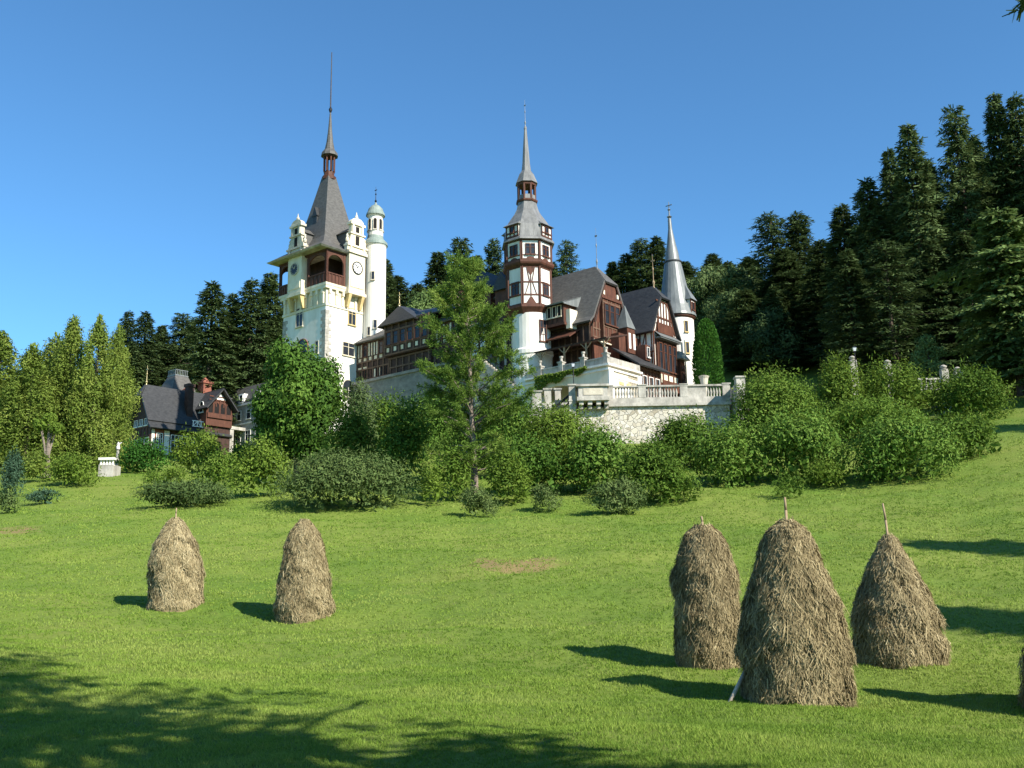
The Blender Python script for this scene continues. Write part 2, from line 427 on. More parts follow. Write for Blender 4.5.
def clump(rg, cen, rx, ry, rz, n, L, W, tone, up=.2, inner=.55, tjit=.13):
    u = unit(rg.normal(0, 1, (n, 3)))
    r = inner + (1 - inner) * rg.rand(n, 1) ** .6
    bump = 1 + .16 * np.sin(u[:, :1] * 5 + cen[0] * 3) * np.sin(u[:, 1:2] * 6 + cen[1]) + .1 * rg.normal(0, 1, (n, 1))
    p = np.array(cen) + u * r * bump * np.array([rx, ry, rz])
    d = unit(u * .5 + rg.normal(0, .7, (n, 3)) + np.array([0, 0, up]))
    nm = unit(u + rg.normal(0, .42, (n, 3)) + np.array([0, 0, .3]))
    return leaves(p, d, np.full(n, L), np.full(n, W), tone + rg.normal(0, tjit, n), rg, nm)

def trunk_mesh(name, H, r0, r1, bend, rg, limbs=(), n=8):
    mb = MB(); mb.sm = True
    pts = []
    for i in range(7):
        t = i / 6
        pts.append(Vector((bend[0] * t * t + rg.normal(0, r0 * .15), bend[1] * t * t + rg.normal(0, r0 * .15), H * t)))
    for i in range(6):
        a = r0 + (r1 - r0) * i / 6; b = r0 + (r1 - r0) * (i + 1) / 6
        mb.tube(pts[i], pts[i + 1], a * (1.35 if i == 0 else 1), b, n)
    for p0, p1, ra in limbs:
        q = (Vector(p0) + Vector(p1)) / 2 + Vector((0, 0, (Vector(p1) - Vector(p0)).length * .06))
        mb.tube(p0, q, ra, ra * .7, 5); mb.tube(q, p1, ra * .7, ra * .3, 5)
    me = bpy.data.meshes.new(name)
    me.from_pydata(mb.v, [], mb.f); me.update()
    return me

def spruce_meshes(seed, H=28.0, R=4.0, base=.1, droop=.5, dens=1.0, L=.52, W=.17, ragged=.3, gap=.1, topk=.72):
    rg = np.random.RandomState(seed)
    parts = []; limbs = []
    z = H * base
    while z < H - .25:
        t = (z - H * base) / (H * (1 - base))
        nb = rg.randint(6, 10) if t < .9 else 5
        az0 = rg.rand() * 6.28
        lay = 1 + rg.normal(0, ragged * .5)
        for k in range(nb):
            if rg.rand() < gap: continue
            az = az0 + 6.283 * k / nb + rg.normal(0, .25)
            ln = (R * (1 - t) ** topk * (.82 + .18 * math.sin(az * 2 + seed) + rg.normal(0, ragged * .45)) * lay + .3)
            ln = max(ln, .35)
            o = np.array([math.cos(az), math.sin(az), 0]); sd = np.array([-o[1], o[0], 0])
            m = int((ln * 13 + 6) * dens)
            s = .12 + .88 * rg.rand(m) ** .7
            rise = .34 - .3 * (1 - t) * droop
            zz = z + ln * (rise * s - .42 * droop * s * s)
            side = (rg.rand(m) - .5) * 2 * (.16 + .2 * (1 - s)) * ln * .9
            p = o * (s * ln)[:, None] + sd * side[:, None]; p[:, 2] += zz + rg.normal(0, .1, m)
            d = unit(o * .8 + sd * np.sign(side)[:, None] * (.25 + .6 * rg.rand(m, 1)) + np.array([0, 0, 1]) * (rg.normal(-.25 * droop, .3, (m, 1))))
            tn = .42 + rg.normal(0, .12) + .12 * (s - .5) + rg.normal(0, .1, m)
            nm = unit(np.array([0, 0, 1.0]) + o * .45 + rg.normal(0, .42, (m, 3)))
            parts.append(leaves(p, d, np.full(m, L), np.full(m, W), tn, rg, nm))
            if rg.rand() < .35: limbs.append(((0, 0, z), tuple(o * ln * .8 + np.array([0, 0, z + ln * .05])), .05))
        z += max(.34, .55 * (1 - .4 * t)) * (H / 28)
    # leader
    m = 14
    p = np.zeros((m, 3)); p[:, 2] = H - 1.0 + rg.rand(m) * 1.0; p[:, :2] += rg.normal(0, .06, (m, 2))
    parts.append(leaves(p, unit(rg.normal(0, .3, (m, 3)) + np.array([0, 0, 1])), np.full(m, .4), np.full(m, .1), np.full(m, .5), rg))
    return trunk_mesh('trunk', H * .97, H * .013 + .05, .04, (0, 0), rg, limbs), leafmesh('crown', parts)

def dome(rg, w, d, h, leaf, asp, dens, tone=.5, up=.25, nl=None, squash=1.0, jit=.14):
    """shrub of radius w, d and height h made of overlapping leafy lobes down to the ground"""
    parts = []
    nl = nl or int(10 + 5 * w * d)
    for i in range(nl):
        a = rg.rand() * 6.283; q = rg.rand() ** .5; el = rg.rand() ** .8
        ph = el * 1.25
        k = .62 + .1 * rg.rand()
        c = np.array([math.cos(a) * w * k * math.cos(ph) * q ** .3, math.sin(a) * d * k * math.cos(ph) * q ** .3, h * (.2 + .52 * math.sin(ph))])
        r = .25 + .2 * rg.rand()
        rx, ry, rz = w * r, d * r, h * r * .75 * squash
        area = 4 * ((rx * ry) ** .8 + (rx * rz) ** .8 + (ry * rz) ** .8)
        n = int(area * dens / (leaf * leaf * asp) * .55)
        tn = tone + rg.normal(0, jit * 1.3)
        parts.append(clump(rg, c, rx, ry, rz, n, leaf, leaf * asp, tn, up))
        # a few sprigs that break the outline
        m = max(6, n // 22)
        u = unit(rg.normal(0, 1, (m, 3)) + np.array([0, 0, .5]))
        p = c + u * np.array([rx, ry, rz]) * (1.02 + .28 * rg.rand(m, 1))
        parts.append(leaves(p, unit(u + rg.normal(0, .3, (m, 3))), np.full(m, leaf * 1.2), np.full(m, leaf * asp * .8), tn + .08 + rg.normal(0, .1, m), rg))
    # foliage inside, so that one does not look through
    n = int(w * d * h * 15 / (leaf / .16) ** 2)
    u = unit(rg.normal(0, 1, (n, 3))) * (rg.rand(n, 1) ** .4) * .72
    p = u * np.array([w, d, h * .62]) + np.array([0, 0, h * .36])
    parts.append(leaves(p, unit(rg.normal(0, 1, (n, 3))), np.full(n, leaf * 2.0), np.full(n, leaf * 1.5), tone + rg.normal(0, .1, n), rg))
    allv = np.concatenate([v for v, t in parts])
    sx = w / np.percentile(np.abs(allv[:, 0]), 98.5); sy = d / np.percentile(np.abs(allv[:, 1]), 98.5); sz = h / np.percentile(allv[:, 2], 99.3)
    for v, t in parts:
        cc = v.reshape(-1, 4, 3).mean(1, keepdims=True); v -= np.repeat(cc, 4, 1).reshape(-1, 3); v += np.repeat(cc * np.array([sx, sy, sz]), 4, 1).reshape(-1, 3)
        np.maximum(v[:, 2], -.15, out=v[:, 2])
    return parts

shrub_seed = [100]
def shrub(label, px0, px1, top, base, mat, leaf=.17, asp=.6, dens=.55, Y=None, depth=.85, name='shrub', cat='shrub', group=None, tone=.5, up=.25, squash=1.0, nl=None, jit=.14):
    """px0..px1, top and base: its extent as measured in the photograph; Y: distance when the foot is hidden"""
    shrub_seed[0] += 1
    rg = np.random.RandomState(shrub_seed[0])
    pc = (px0 + px1) / 2
    if Y is None: p = hit(pc, base); Y = p[1]
    w = (px1 - px0) / 2 * Y / 1000.0
    d = w * depth
    Yc = Y + d * .75                      # the measured foot is the front of the shrub
    x = at(pc, top, Yc)[0]; g = ground(x, Yc)
    h = max(.4, Zat(pc, top, Yc) - g)
    w = (px1 - px0) / 2 * Yc / 1000.0
    me = leafmesh(name, dome(rg, w * .91, d * .88, h * .98, leaf, asp, dens, tone + rg.uniform(-.14, .12), up, nl, squash, jit))
    o = link_mesh(name, me, M[mat])
    o.location = (x, Yc, g)
    tag(o, label, cat, group)
    return o

def tree_thing(name, label, cat, loc, trunk, crown, mt, mc, group=None, rz=0.0, scl=(1, 1, 1)):
    e = empty(name, loc, rz)
    e.scale = scl
    link = lambda n, me, m: link_obj(n, me, m, e)
    link('trunk', trunk, mt); link('crown', crown, mc)
    tag(e, label, cat, group)
    return e
def link_obj(n, me, m, parent):
    o = bpy.data.objects.new(n, me)
    if not me.materials: me.materials.append(m)
    COL.objects.link(o); o.parent = parent
    return o
# ------------------------------------------------------------------ castle
CW = at(326, 300, 125)
CZ = 20.0
castle = empty('castle', (CW[0], CW[1], CZ), rad(-40))
tag(castle, 'white half timbered castle with clock tower and pointed slate turrets on the hill', 'castle')
OFF = (0, 0, CZ)
def FR(ox, oy, deg=0):
    """frame of a wall: x to the right along it, -y outwards, z up"""
    return Matrix.Translation((ox, oy, 0)) @ Matrix.Rotation(rad(deg), 4, 'Z')
ID = Matrix.Identity(4)
def cpart(name, mats, parent, fn, solid=0.0, bevel=0.0, F=None, smooth=False, off=OFF):
    mb = MB(F); mb.sm = smooth
    fn(mb)
    ms = [M[m] for m in (mats if isinstance(mats, (list, tuple)) else [mats])]
    return mb.build(name, ms, parent, off, solid, bevel)
def window(parent, F, x, z, w, h, frame='white_wood', glass='glass', nv=1, nh=1, arch=False, sill=None, name='window', y=0.0, fw=.1, off=OFF):
    def fn(m):
        m.cur = 0
        if arch:
            n = 10; poly = [(x - w / 2, z), (x + w / 2, z)]
            for i in range(n + 1):
                a = math.pi * i / n
                poly.append((x + w / 2 * math.cos(a), z + h - w / 2 + w / 2 * math.sin(a)))
            m.prism(poly, y - .03, y + .05)
            m.cur = 1
            for i in range(n):
                a, b = math.pi * i / n, math.pi * (i + 1) / n
                pts = [(x + r * math.cos(t), z + h - w / 2 + r * math.sin(t)) for r, t in ((w / 2, a), (w / 2 + fw, a), (w / 2 + fw, b), (w / 2, b))]
                m.prism(pts, y - .1, y + .02)
            hh = h - w / 2
        else:
            m.box(x - w / 2, x + w / 2, y - .03, y + .05, z, z + h)
            m.cur = 1
            m.box(x - w / 2 - fw, x + w / 2 + fw, y - .1, y + .02, z + h, z + h + fw)
            hh = h
        m.box(x - w / 2 - fw, x - w / 2, y - .1, y + .02, z, z + hh); m.box(x + w / 2, x + w / 2 + fw, y - .1, y + .02, z, z + hh)
        for i in range(nv):
            xx = x - w / 2 + w * (i + 1) / (nv + 1); m.box(xx - .035, xx + .035, y - .075, y + .0, z, z + hh)
        for i in range(nh):
            zz = z + hh * (.68 if nh == 1 else (i + 1) / (nh + 1)); m.box(x - w / 2, x + w / 2, y - .07, y + .002, zz - .03, zz + .03)
        m.box(x - w / 2 - fw * 1.6, x + w / 2 + fw * 1.6, y - .2, y + .02, z - .14, z)
    return cpart(name, [glass, frame], parent, fn, F=F, off=off)
def posts(m, x0, x1, z0, z1, xs, rails, t=.16, pr=.07, y=0.0, diag=()):
    """timber frame standing proud of a wall: posts at xs, rails at heights, diagonals between points"""
    for x in xs: m.box(x - t / 2, x + t / 2, y - pr, y + .02, z0, z1)
    for z in rails: m.box(x0, x1, y - pr - .012, y + .018, z - t / 2, z + t / 2)
    for (xa, za, xb, zb) in diag:
        d = Vector((xb - xa, zb - za)); n = Vector((-d.y, d.x)).normalized() * t * .42
        pts = [(xa - n.x, za - n.y), (xb - n.x, zb - n.y), (xb + n.x, zb + n.y), (xa + n.x, za + n.y)]
        m.prism(pts, y - pr + .012, y + .015)
def finial(parent, x, y, z, h, r=.05, name='finial', mat='gold', off=OFF):
    def fn(m):
        m.lathe(x, y, [(r * 2.2, z - .2), (r * 1.2, z + h * .08), (r * 3, z + h * .16), (r * .9, z + h * .24), (r * .7, z + h * .5), (r * 2, z + h * .56), (r * .6, z + h * .62), (r * .3, z + h)], 8)
        m.box(x - r * 4, x + r * 4, y - r * .4, y + r * .4, z + h * .78, z + h * .82)
    return cpart(name, mat, parent, fn, off=off)

# ===== clock tower (front corner at the origin of the castle frame)
TX0, TX1, TY0, TY1 = -8.9, 0.0, 0.0, 8.7
TC = ((TX0 + TX1) / 2, (TY0 + TY1) / 2)
zf = 42.2; ze = 47.0
ct = cpart('clock_tower', 'plaster', castle, lambda m: m.box(TX0, TX1, TY0, TY1, 17, 39.2))
def frieze(m):
    m.box(TX0 - .12, TX1 + .12, TY0 - .12, TY1 + .12, 39.2, 39.55)
    m.box(TX0 - .03, TX1 + .03, TY0 - .03, TY1 + .03, 39.55, 41.5)
    m.box(TX0 - .35, TX1 + .35, TY0 - .35, TY1 + .35, 41.5, 41.9)
    for F, L in ((FR(0, 0, 0), None), (FR(0, 0, 90), None)):
        for i in range(8):
            x = -.5 - i * 1.13 if F == FR(0, 0, 0) else .5 + i * 1.1
            m.box(x - .14, x + .14, -.2, -.02, 39.55, 41.5, F)
            m.prism([(x - .2, 40.9), (x + .2, 40.9), (x + .2, 41.5), (x - .2, 41.5)], -.33, -.03, F)
cpart('frieze', 'cream', ct, frieze)
def quoins(m):
    for k in range(34):
        z = 23 + k * .46; a = .95 if k % 2 else .62
        m.box(TX1 - a, TX1 + .05, TY0 - .05, TY0 + (.62 if k % 2 else .95), z, z + .44)
def quoins_far(m):
    for k in range(34):
        z = 23 + k * .46; a = .95 if k % 2 else .62
        m.box(TX0 - .05, TX0 + a, TY0 - .05, TY0 + .3, z, z + .44)
cpart('quoins', 'limestone', ct, quoins)
cpart('quoins', 'limestone', ct, quoins_far)
# gallery: timber loggia with corner posts, arched bays, plank balustrade
GX0, GX1, GY0, GY1 = -9.6, .4, -.4, 9.4
cpart('gallery_floor', 'cream', ct, lambda m: (m.box(GX0, GX1, GY0, GY1, 41.9, 42.25),))
cpart('gallery_core', 'timber_dark', ct, lambda m: m.box(-6.6, -2.4, 2.4, 6.8, 42.25, 47.3))
def gallery(m):
    bays = [(FR(GX0, GY0, 0), (0, 2.7), (6.0, 10.0)), (FR(GX1, GY0, 90), (0, 3.25), (6.55, 9.8)),
            (FR(GX0, GY1, -90), (0, 4.4), (5.4, 9.8)), (FR(GX1, GY1, 180), (0, 4.4), (5.6, 10.0))]
    for F, *bs in bays:
        for a, b in bs:
            m.box(a, a + .32, 0, .3, 42.25, 46.6, F); m.box(b - .32, b, 0, .3, 42.25, 46.6, F)
            m.box(a + .32, b - .32, .06, .2, 42.25, 43.5, F)
            m.box(a + .3, b - .3, -.05, .25, 43.5, 43.66, F)
            for i in range(5):
                x = a + .5 + (b - a - 1.0) * i / 4; m.box(x - .06, x + .06, -.02, .08, 42.3, 43.5, F)
            w = (b - a) - .64; xc = (a + b) / 2
            for s in (-1, 1):
                pts = [(xc + s * w / 2, 45.1)]
                for k in range(7):
                    t = math.pi / 2 * k / 6; pts.append((xc + s * w / 2 * math.cos(t), 45.1 + 1.15 * math.sin(t)))
                pts += [(xc, 46.6), (xc + s * w / 2, 46.6)]
                if s < 0: pts = pts[::-1]
                m.prism(pts, .05, .24, F)
        L = 10.0 if F in (bays[0][0], bays[3][0]) else 9.8
        m.box(-.05, L + .05, -.06, .34, 46.55, 46.95, F)
cpart('gallery', 'timber', ct, gallery)
# clock panels with scrolled gables
def panel(F, xc, w, blue):
    p = cpart('clock_panel', 'cream', ct, lambda m: (m.box(xc - w / 2, xc + w / 2, -.55, .55, 41.6, 47.3), m.box(xc - w / 2 - .15, xc + w / 2 + .15, -.7, .5, 41.3, 41.7),
              m.box(xc - w / 2 + .25, xc + w / 2 - .25, -.63, -.5, 42.3, 43.3), m.box(xc - w / 2 - .2, xc + w / 2 + .2, -.8, .5, 47.0, 47.35)), F=F)
    def corb(m):
        for s in (-1, 1):
            x = xc + s * (w / 2 - .3)
            m.add([(x - .24, -.68, 41.35), (x + .24, -.68, 41.35), (x + .24, .3, 41.35), (x - .24, .3, 41.35), (x - .18, -.08, 39.6), (x + .18, -.08, 39.6), (x + .18, .3, 39.6), (x - .18, .3, 39.6)],
                  [(0, 1, 2, 3), (7, 6, 5, 4), (0, 4, 5, 1), (1, 5, 6, 2), (2, 6, 7, 3), (3, 7, 4, 0)])
    cpart('corbel', 'ochre', ct, corb, F=F)
    def gable(m):
        def ring(pts, y0, y1): m.prism(pts, y0, y1)
        half = [(w / 2 + .3, 47.35), (w / 2 + .3, 48.0), (w / 2 + .15, 48.5), (w / 2 - .1, 48.75), (w / 2 - .25, 49.4), (1.0, 49.9), (1.0, 51.1)]
        ring([(x + xc, z) for x, z in half] + [(xc - x, z) for x, z in half[::-1]], -.5, .15)
        m.box(xc - w / 2 - .4, xc + w / 2 + .4, -.68, .2, 47.95, 48.2); m.box(xc - 1.3, xc + 1.3, -.66, .2, 49.75, 49.95); m.box(xc - 1.25, xc + 1.25, -.7, .25, 51.1, 51.4)
        ring([(xc + 1.1 * math.cos(a), 51.4 + .75 * math.sin(a)) for a in [math.pi * k / 10 for k in range(11)]], -.55, .1)
        for s in (-1, 1):
            m.box(xc + s * .8 - .14, xc + s * .8 + .14, -.66, -.48, 49.95, 51.1); m.box(xc + s * (w / 2 - .25) - .15, xc + s * (w / 2 - .25) + .15, -.66, -.48, 47.35, 47.95)
            m.lathe(xc + s * (w / 2 + .12), -.2, [(.2, 48.6), (.26, 48.9), (.12, 49.2), (.18, 49.4), (.02, 49.7)], 8)
        m.lathe(xc, -.25, [(.16, 52.1), (.24, 52.4), (.1, 52.65), (.03, 53.1)], 8)
    g = cpart('gable', 'stone' if blue else 'cream', ct, gable, F=F)
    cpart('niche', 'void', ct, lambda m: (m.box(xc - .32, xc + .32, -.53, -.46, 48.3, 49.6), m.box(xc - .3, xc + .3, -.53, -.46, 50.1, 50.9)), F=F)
    cpart('dormer_roof', 'slate', ct, lambda m: (m.box(xc - 1.0, xc + 1.0, .15, 3.2, 47.3, 50.3), m.prism([(xc - 1.25, 50.2), (xc + 1.25, 50.2), (xc, 51.2)], .15, 3.2)), F=F)
    def face(m):
        Fz = Matrix.Translation((xc, -.56, 45.1)) @ Matrix.Rotation(rad(90), 4, 'X')
        m.cur = 0; m.lathe(0, 0, [(.78, 0), (.78, .08)], 28, M=Fz)
        m.cur = 1
        for i in range(28):
            a, b = 6.2832 * i / 28, 6.2832 * (i + 1) / 28
            m.prism([(xc + r * math.cos(t), 45.1 + r * math.sin(t)) for r, t in ((.76, a), (.88, a), (.88, b), (.76, b))], -.69, -.56)
        for i in range(12):
            a = 6.2832 * i / 12; c, s = math.cos(a), math.sin(a)
            m.prism([(xc + .55 * c - .03 * s, 45.1 + .55 * s + .03 * c), (xc + .55 * c + .03 * s, 45.1 + .55 * s - .03 * c), (xc + .71 * c + .03 * s, 45.1 + .71 * s - .03 * c), (xc + .71 * c - .03 * s, 45.1 + .71 * s + .03 * c)], -.67, -.63)
        for a, l, wd in ((rad(60), .42, .05), (rad(130), .62, .04)):
            c, s = math.cos(a), math.sin(a)
            m.prism([(xc + wd * s, 45.1 - wd * c), (xc + l * c + wd * s, 45.1 + l * s - wd * c), (xc + l * c - wd * s, 45.1 + l * s + wd * c), (xc - wd * s, 45.1 + wd * c)], -.7, -.66)
    cpart('clock_face', ['clock_blue', 'stone'] if blue else ['white_wood', 'iron'], ct, face, F=F)
panel(FR(0, GY0, 0), -5.5, 2.9, True)
panel(FR(GX1, 0, 90), 4.4, 2.8, False)
TC = (TC[0] - .35, TC[1] - .4)
# steep roof with a skirt, lantern and spire
D0 = 131.0
zt = Zat(328, 178, D0); zl = Zat(328, 153, D0); zs = Zat(328, 112, D0); zp = Zat(329, 52, D0)
def roof(m):
    n = 14; rings = [(5.75, 46.95), (5.0, 47.5), (3.6, 48.5), (2.9, 49.6)]
    for i in range(1, n + 1):
        t = i / n; rings.append((2.9 + (.72 - 2.9) * t ** .92, 49.6 + (zt - 49.6) * t))
    for (h0, z0), (h1, z1) in zip(rings[:-1], rings[1:]): m.frust(TC[0], TC[1], z0, h0, z1, h1)
cpart('roof', 'slate', ct, roof)
cpart('eave', 'limestone', ct, lambda m: m.frust(TC[0], TC[1], 46.78, 5.6, 46.96, 5.82))
cpart('roof_window', 'slate_dark', ct, lambda m: (m.box(TC[0] - .4, TC[0] + .4, TC[1] - 2.3, TC[1], 52.2, 53.2), m.prism([(TC[0] - .55, 53.2), (TC[0] + .55, 53.2), (TC[0], 54.6)], TC[1] - 2.4, TC[1])))
def lant(m):
    m.lathe(*TC, [(.95, zt - .3), (1.0, zt + .15), (.72, zt + .3), (.72, zt + .9)], 8)
    for k in range(8):
        a = k * math.pi / 4 + .39; m.tube((TC[0] + .74 * math.cos(a), TC[1] + .74 * math.sin(a), zt + .9), (TC[0] + .74 * math.cos(a), TC[1] + .74 * math.sin(a), zl - .4), .12)
    m.lathe(*TC, [(.85, zl - .65), (.85, zl - .3)], 8)
cpart('lantern', 'timber', ct, lant)
cpart('spire', 'slate', ct, lambda m: m.lathe(*TC, [(1.22, zl - .5), (1.15, zl - .1), (.72, zl + .5), (.5, zl + 1.6), (.3, zl + 3.4), (.1, zs)], 10))
cpart('flagpole', 'iron', ct, lambda m: (m.lathe(*TC, [(.1, zs - .1), (.22, zs + .2), (.26, zs + .45), (.1, zs + .8), (.09, zs + 3), (.06, zp)], 8),))
# tower windows
window(ct, FR(0, 0, 0), -5.35, 37.3, 1.3, 2.5, 'stone', 'glass', y=-.02)
window(ct, FR(0, 0, 90), 4.4, 37.4, 1.15, 2.2, 'ochre', 'glass', y=-.02)
window(ct, FR(0, 0, 90), 3.9, 33.1, 1.9, 1.7, 'cream', 'glass')
window(ct, FR(0, 0, 90), 4.0, 27.6, 1.9, 2.2, 'stone', 'glass', arch=True)
window(ct, FR(0, 0, 0), -4.6, 33.2, 2.2, 2.2, 'brick', 'glass', arch=True)
window(ct, FR(0, 0, 0), -1.6, 33.0, .55, 1.6, 'stone', 'glass', nv=0)

# ===== round stair tower at the right corner of the clock tower
SX, SY = .75, 7.75; DS = 130.5
zz = lambda py: Zat(374, py, DS)
st = cpart('stair_tower', 'plaster', castle, lambda m: m.lathe(SX, SY, [(1.5, 24), (1.5, zz(248)), (1.62, zz(247)), (1.62, zz(245))], 28), smooth=False)
cpart('copper_skirt', 'copper', st, lambda m: m.lathe(SX, SY, [(1.72, zz(246.5)), (1.68, zz(244)), (1.15, zz(240)), (1.08, zz(237))], 28))
def slant(m):
    m.lathe(SX, SY, [(1.08, zz(238)), (1.05, zz(234)), (1.12, zz(233)), (1.0, zz(232)), (.98, zz(218)), (1.15, zz(217)), (1.22, zz(215.5))], 16)
cpart('lantern', 'plaster', st, slant)
for k in range(8):
    a = 45 * k
    F = FR(SX, SY, a)
    window(st, F, 0, zz(231.5), .42, zz(221) - zz(231.5), 'stone', 'void', nv=0, nh=0, arch=True, y=-.97, fw=.06)
cpart('copper_dome', 'copper', st, lambda m: m.lathe(SX, SY, [(1.32, zz(216.5)), (1.3, zz(215)), (1.12, zz(212.5)), (.98, zz(209.5)), (.6, zz(206.6)), (.22, zz(205)), (.12, zz(203))], 20))
finial(st, SX, SY, zz(204), zz(187) - zz(204), .06, mat='iron')
for (deg, py) in ((38, 283), (52, 331), (20, 338)):
    window(st, FR(SX, SY, deg), 0, zz(py), .38, 1.1, 'stone', 'glass', nv=0, nh=0, y=-1.5, fw=.06)

# ===== timbered gallery wing between the clock tower and the octagonal tower
WY = 5.4
wing = cpart('timber_wing', 'timber_dark', castle, lambda m: m.box(.0, 22.0, WY, 12.0, 26.5, 35.0))
cpart('timber_frame', 'timber_mid', wing, lambda m: posts(m, 0, 6.4, 29.6, 35.0, [.15 + i * 1.02 for i in range(7)], (29.7, 31.2, 32.2, 34.8), .2, .1), F=FR(0, WY, 0))
cpart('timber_frame', 'timber_mid', wing, lambda m: posts(m, 14.4, 22, 29.4, 35.0, [14.6 + i * 1.15 for i in range(7)], (29.5, 31.0, 32.1, 34.8), .2, .1), F=FR(0, WY, 0))
def panels(parent, F, rects, mat='cream'):
    for x0, x1, z0, z1 in rects:
        cpart('plaster_panel', mat, parent, lambda m: m.box(x0, x1, -.04, .02, z0, z1), F=F)
rc = []
for i in range(6):
    x = .28 + i * 1.02
    if i in (0, 2, 3, 5): rc += [(x + q, x + q + .24, 32.9, 34.6) for q in (.0, .52)]
    rc.append((x + .12, x + .62, 32.3, 32.75))
    if i in (0, 1): rc.append((x + .05, x + .72, 31.3, 31.55))
    if i in (3, 4): rc.append((x + .1, x + .4, 29.8, 31.0))
for i in range(6):
    x = 14.75 + i * 1.15; rc += [(x, x + .26, 32.9, 34.6), (x + .1, x + .6, 32.3, 32.7)]
panels(wing, FR(0, WY, 0), rc)
for i, x in enumerate((1.72, 4.75, 15.6, 18.0, 20.2)):
    window(wing, FR(0, WY, 0), x, 32.9, .62, 1.5, 'timber', 'glass', nv=0)
for i, x in enumerate((1.4, 3.6, 5.4, 16.4, 19.4)):
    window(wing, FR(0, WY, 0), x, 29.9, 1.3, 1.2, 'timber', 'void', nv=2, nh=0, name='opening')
cpart('roof', 'slate', wing, lambda m: (m.poly([(-.0, WY - .6, 34.9), (22, WY - .6, 34.9), (22, 8.8, 37.6), (.0, 8.8, 37.6)]), m.poly([(0, 8.8, 37.6), (22, 8.8, 37.6), (22, 12.6, 34.9), (0, 12.6, 34.9)])), solid=.2)
# pavilion with a hipped roof and finial
PX0, PX1 = 6.4, 14.4
pav = cpart('gable_pavilion', 'timber_dark', wing, lambda m: (m.box(PX0, PX1, WY - .9, WY + 6, 31.9, 36.3), m.box(PX0 + .3, PX1 - .3, WY - .3, WY + 3, 26.5, 31.9)))
cpart('lower_frame', 'timber_mid', wing, lambda m: posts(m, PX0 + .3, PX1 - .3, 29.5, 31.85, [PX0 + .5 + i * 1.15 for i in range(7)], (29.6, 30.5, 31.7), .2, .1), F=FR(0, WY - .3, 0))
cpart('pavilion_frame', 'timber_mid', wing, lambda m: posts(m, PX0, PX1, 32.0, 36.3, [PX0 + .1 + i * 1.3 for i in range(7)], (32.1, 33.2, 35.2, 36.1), .2, .1), F=FR(0, WY - .9, 0))
panels(wing, FR(0, WY - .9, 0), [(PX0 + .4 + i * 1.3, PX0 + .85 + i * 1.3, 32.45, 33.0) for i in range(6)])
for i in range(6):
    window(wing, FR(0, WY - .9, 0), PX0 + .75 + i * 1.3, 33.4, .78, 1.6, 'timber', 'glass', nv=0)
pz = Zat(408, 305, 123.0)
def proof(m):
    a, b, c, d = (PX0 - .7, WY - 1.6, 35.9), (12.6, WY - 1.6, 35.9), (12.6, WY + 6.5, 35.9), (PX0 - .7, WY + 6.5, 35.9)
    t0, t1 = (8.6, WY - .5, pz), (9.6, WY + 2.4, pz - .1)
    m.poly([a, b, t0]); m.poly([b, c, t1, t0]); m.poly([c, d, t1]); m.poly([d, a, t0, t1])
cpart('pavilion_roof', 'slate_dark', wing, proof, solid=.18)
finial(wing, 8.6, WY - .45, pz - .1, 1.9, .06)
cpart('ridge_roof', 'slate_dark', wing, lambda m: (m.poly([(9.9, WY + 2.2, pz - .3), (11.5, WY - 1.2, 36.2), (21.5, WY + .4, 36.4), (21.5, WY + 4.5, 38.2)]), m.poly([(9.9, WY + 2.2, pz - .3), (21.5, WY + 4.5, 38.2), (21.5, WY + 9, 35.5), (10, WY + 9, 35.5)])), solid=.18)
cpart('small_chimney', 'brick', wing, lambda m: (m.box(15.6, 16.5, WY + 3.2, WY + 4.1, 36.5, 39.4), m.box(15.5, 16.6, WY + 3.1, WY + 4.2, 39.4, 39.6)))
# masonry plinth under the wing
pl = cpart('plinth', 'plinth', castle, lambda m: (m.box(.3, 24, WY - .9, WY + .5, 18, 29.1), m.box(.3, 24, WY - 1.15, WY - .2, 29.1, 29.45)))

# ===== tall house behind the larch with the red bay window
hb = cpart('bay_house', 'timber_dark', castle, lambda m: m.box(20.6, 29.2, 5.9, 14.5, 22, 36.4))
def hroof(m):
    a, b, c, d = (20.0, 5.3, 36.2), (29.6, 5.3, 36.2), (29.6, 15, 36.2), (20.0, 15, 36.2)
    t0, t1 = (23.6, 9.0, 40.9), (23.6, 11.4, 40.9)
    m.poly([a, b, t0]); m.poly([b, c, t1, t0]); m.poly([c, d, t1]); m.poly([d, a, t0, t1])
cpart('roof', 'slate', hb, hroof, solid=.2)
finial(hb, 23.6, 9.4, 40.8, 2.2, .06)
cpart('gable_dormer', 'timber', hb, lambda m: (m.box(21.6, 24.2, 4.9, 8, 35.4, 37.6), m.box(24.8, 27.2, 5.0, 8, 35.2, 36.9)))
cpart('gable_dormer_roof', 'slate_dark', hb, lambda m: (m.prism([(21.2, 37.5), (24.6, 37.5), (22.9, 39.9)], 4.5, 9), m.prism([(24.5, 36.8), (27.5, 36.8), (26.0, 39.0)], 4.6, 9)))
cpart('timber_frame', 'timber_mid', hb, lambda m: posts(m, 20.6, 28.6, 27.5, 36.3, [20.8 + i * 1.1 for i in range(8)], (27.6, 29.8, 31.6, 33.8, 36.1), .2, .1), F=FR(0, 5.9, 0))
panels(hb, FR(0, 5.9, 0), [(24.25 + i * 1.1, 24.55 + i * 1.1, 28.0, 31.4) for i in range(4)])
bay = cpart('bay_window', 'timber', hb, lambda m: (m.box(20.9, 23.9, 4.5, 5.9, 27.6, 32.6), m.box(20.7, 24.1, 4.3, 5.9, 27.3, 27.6)))
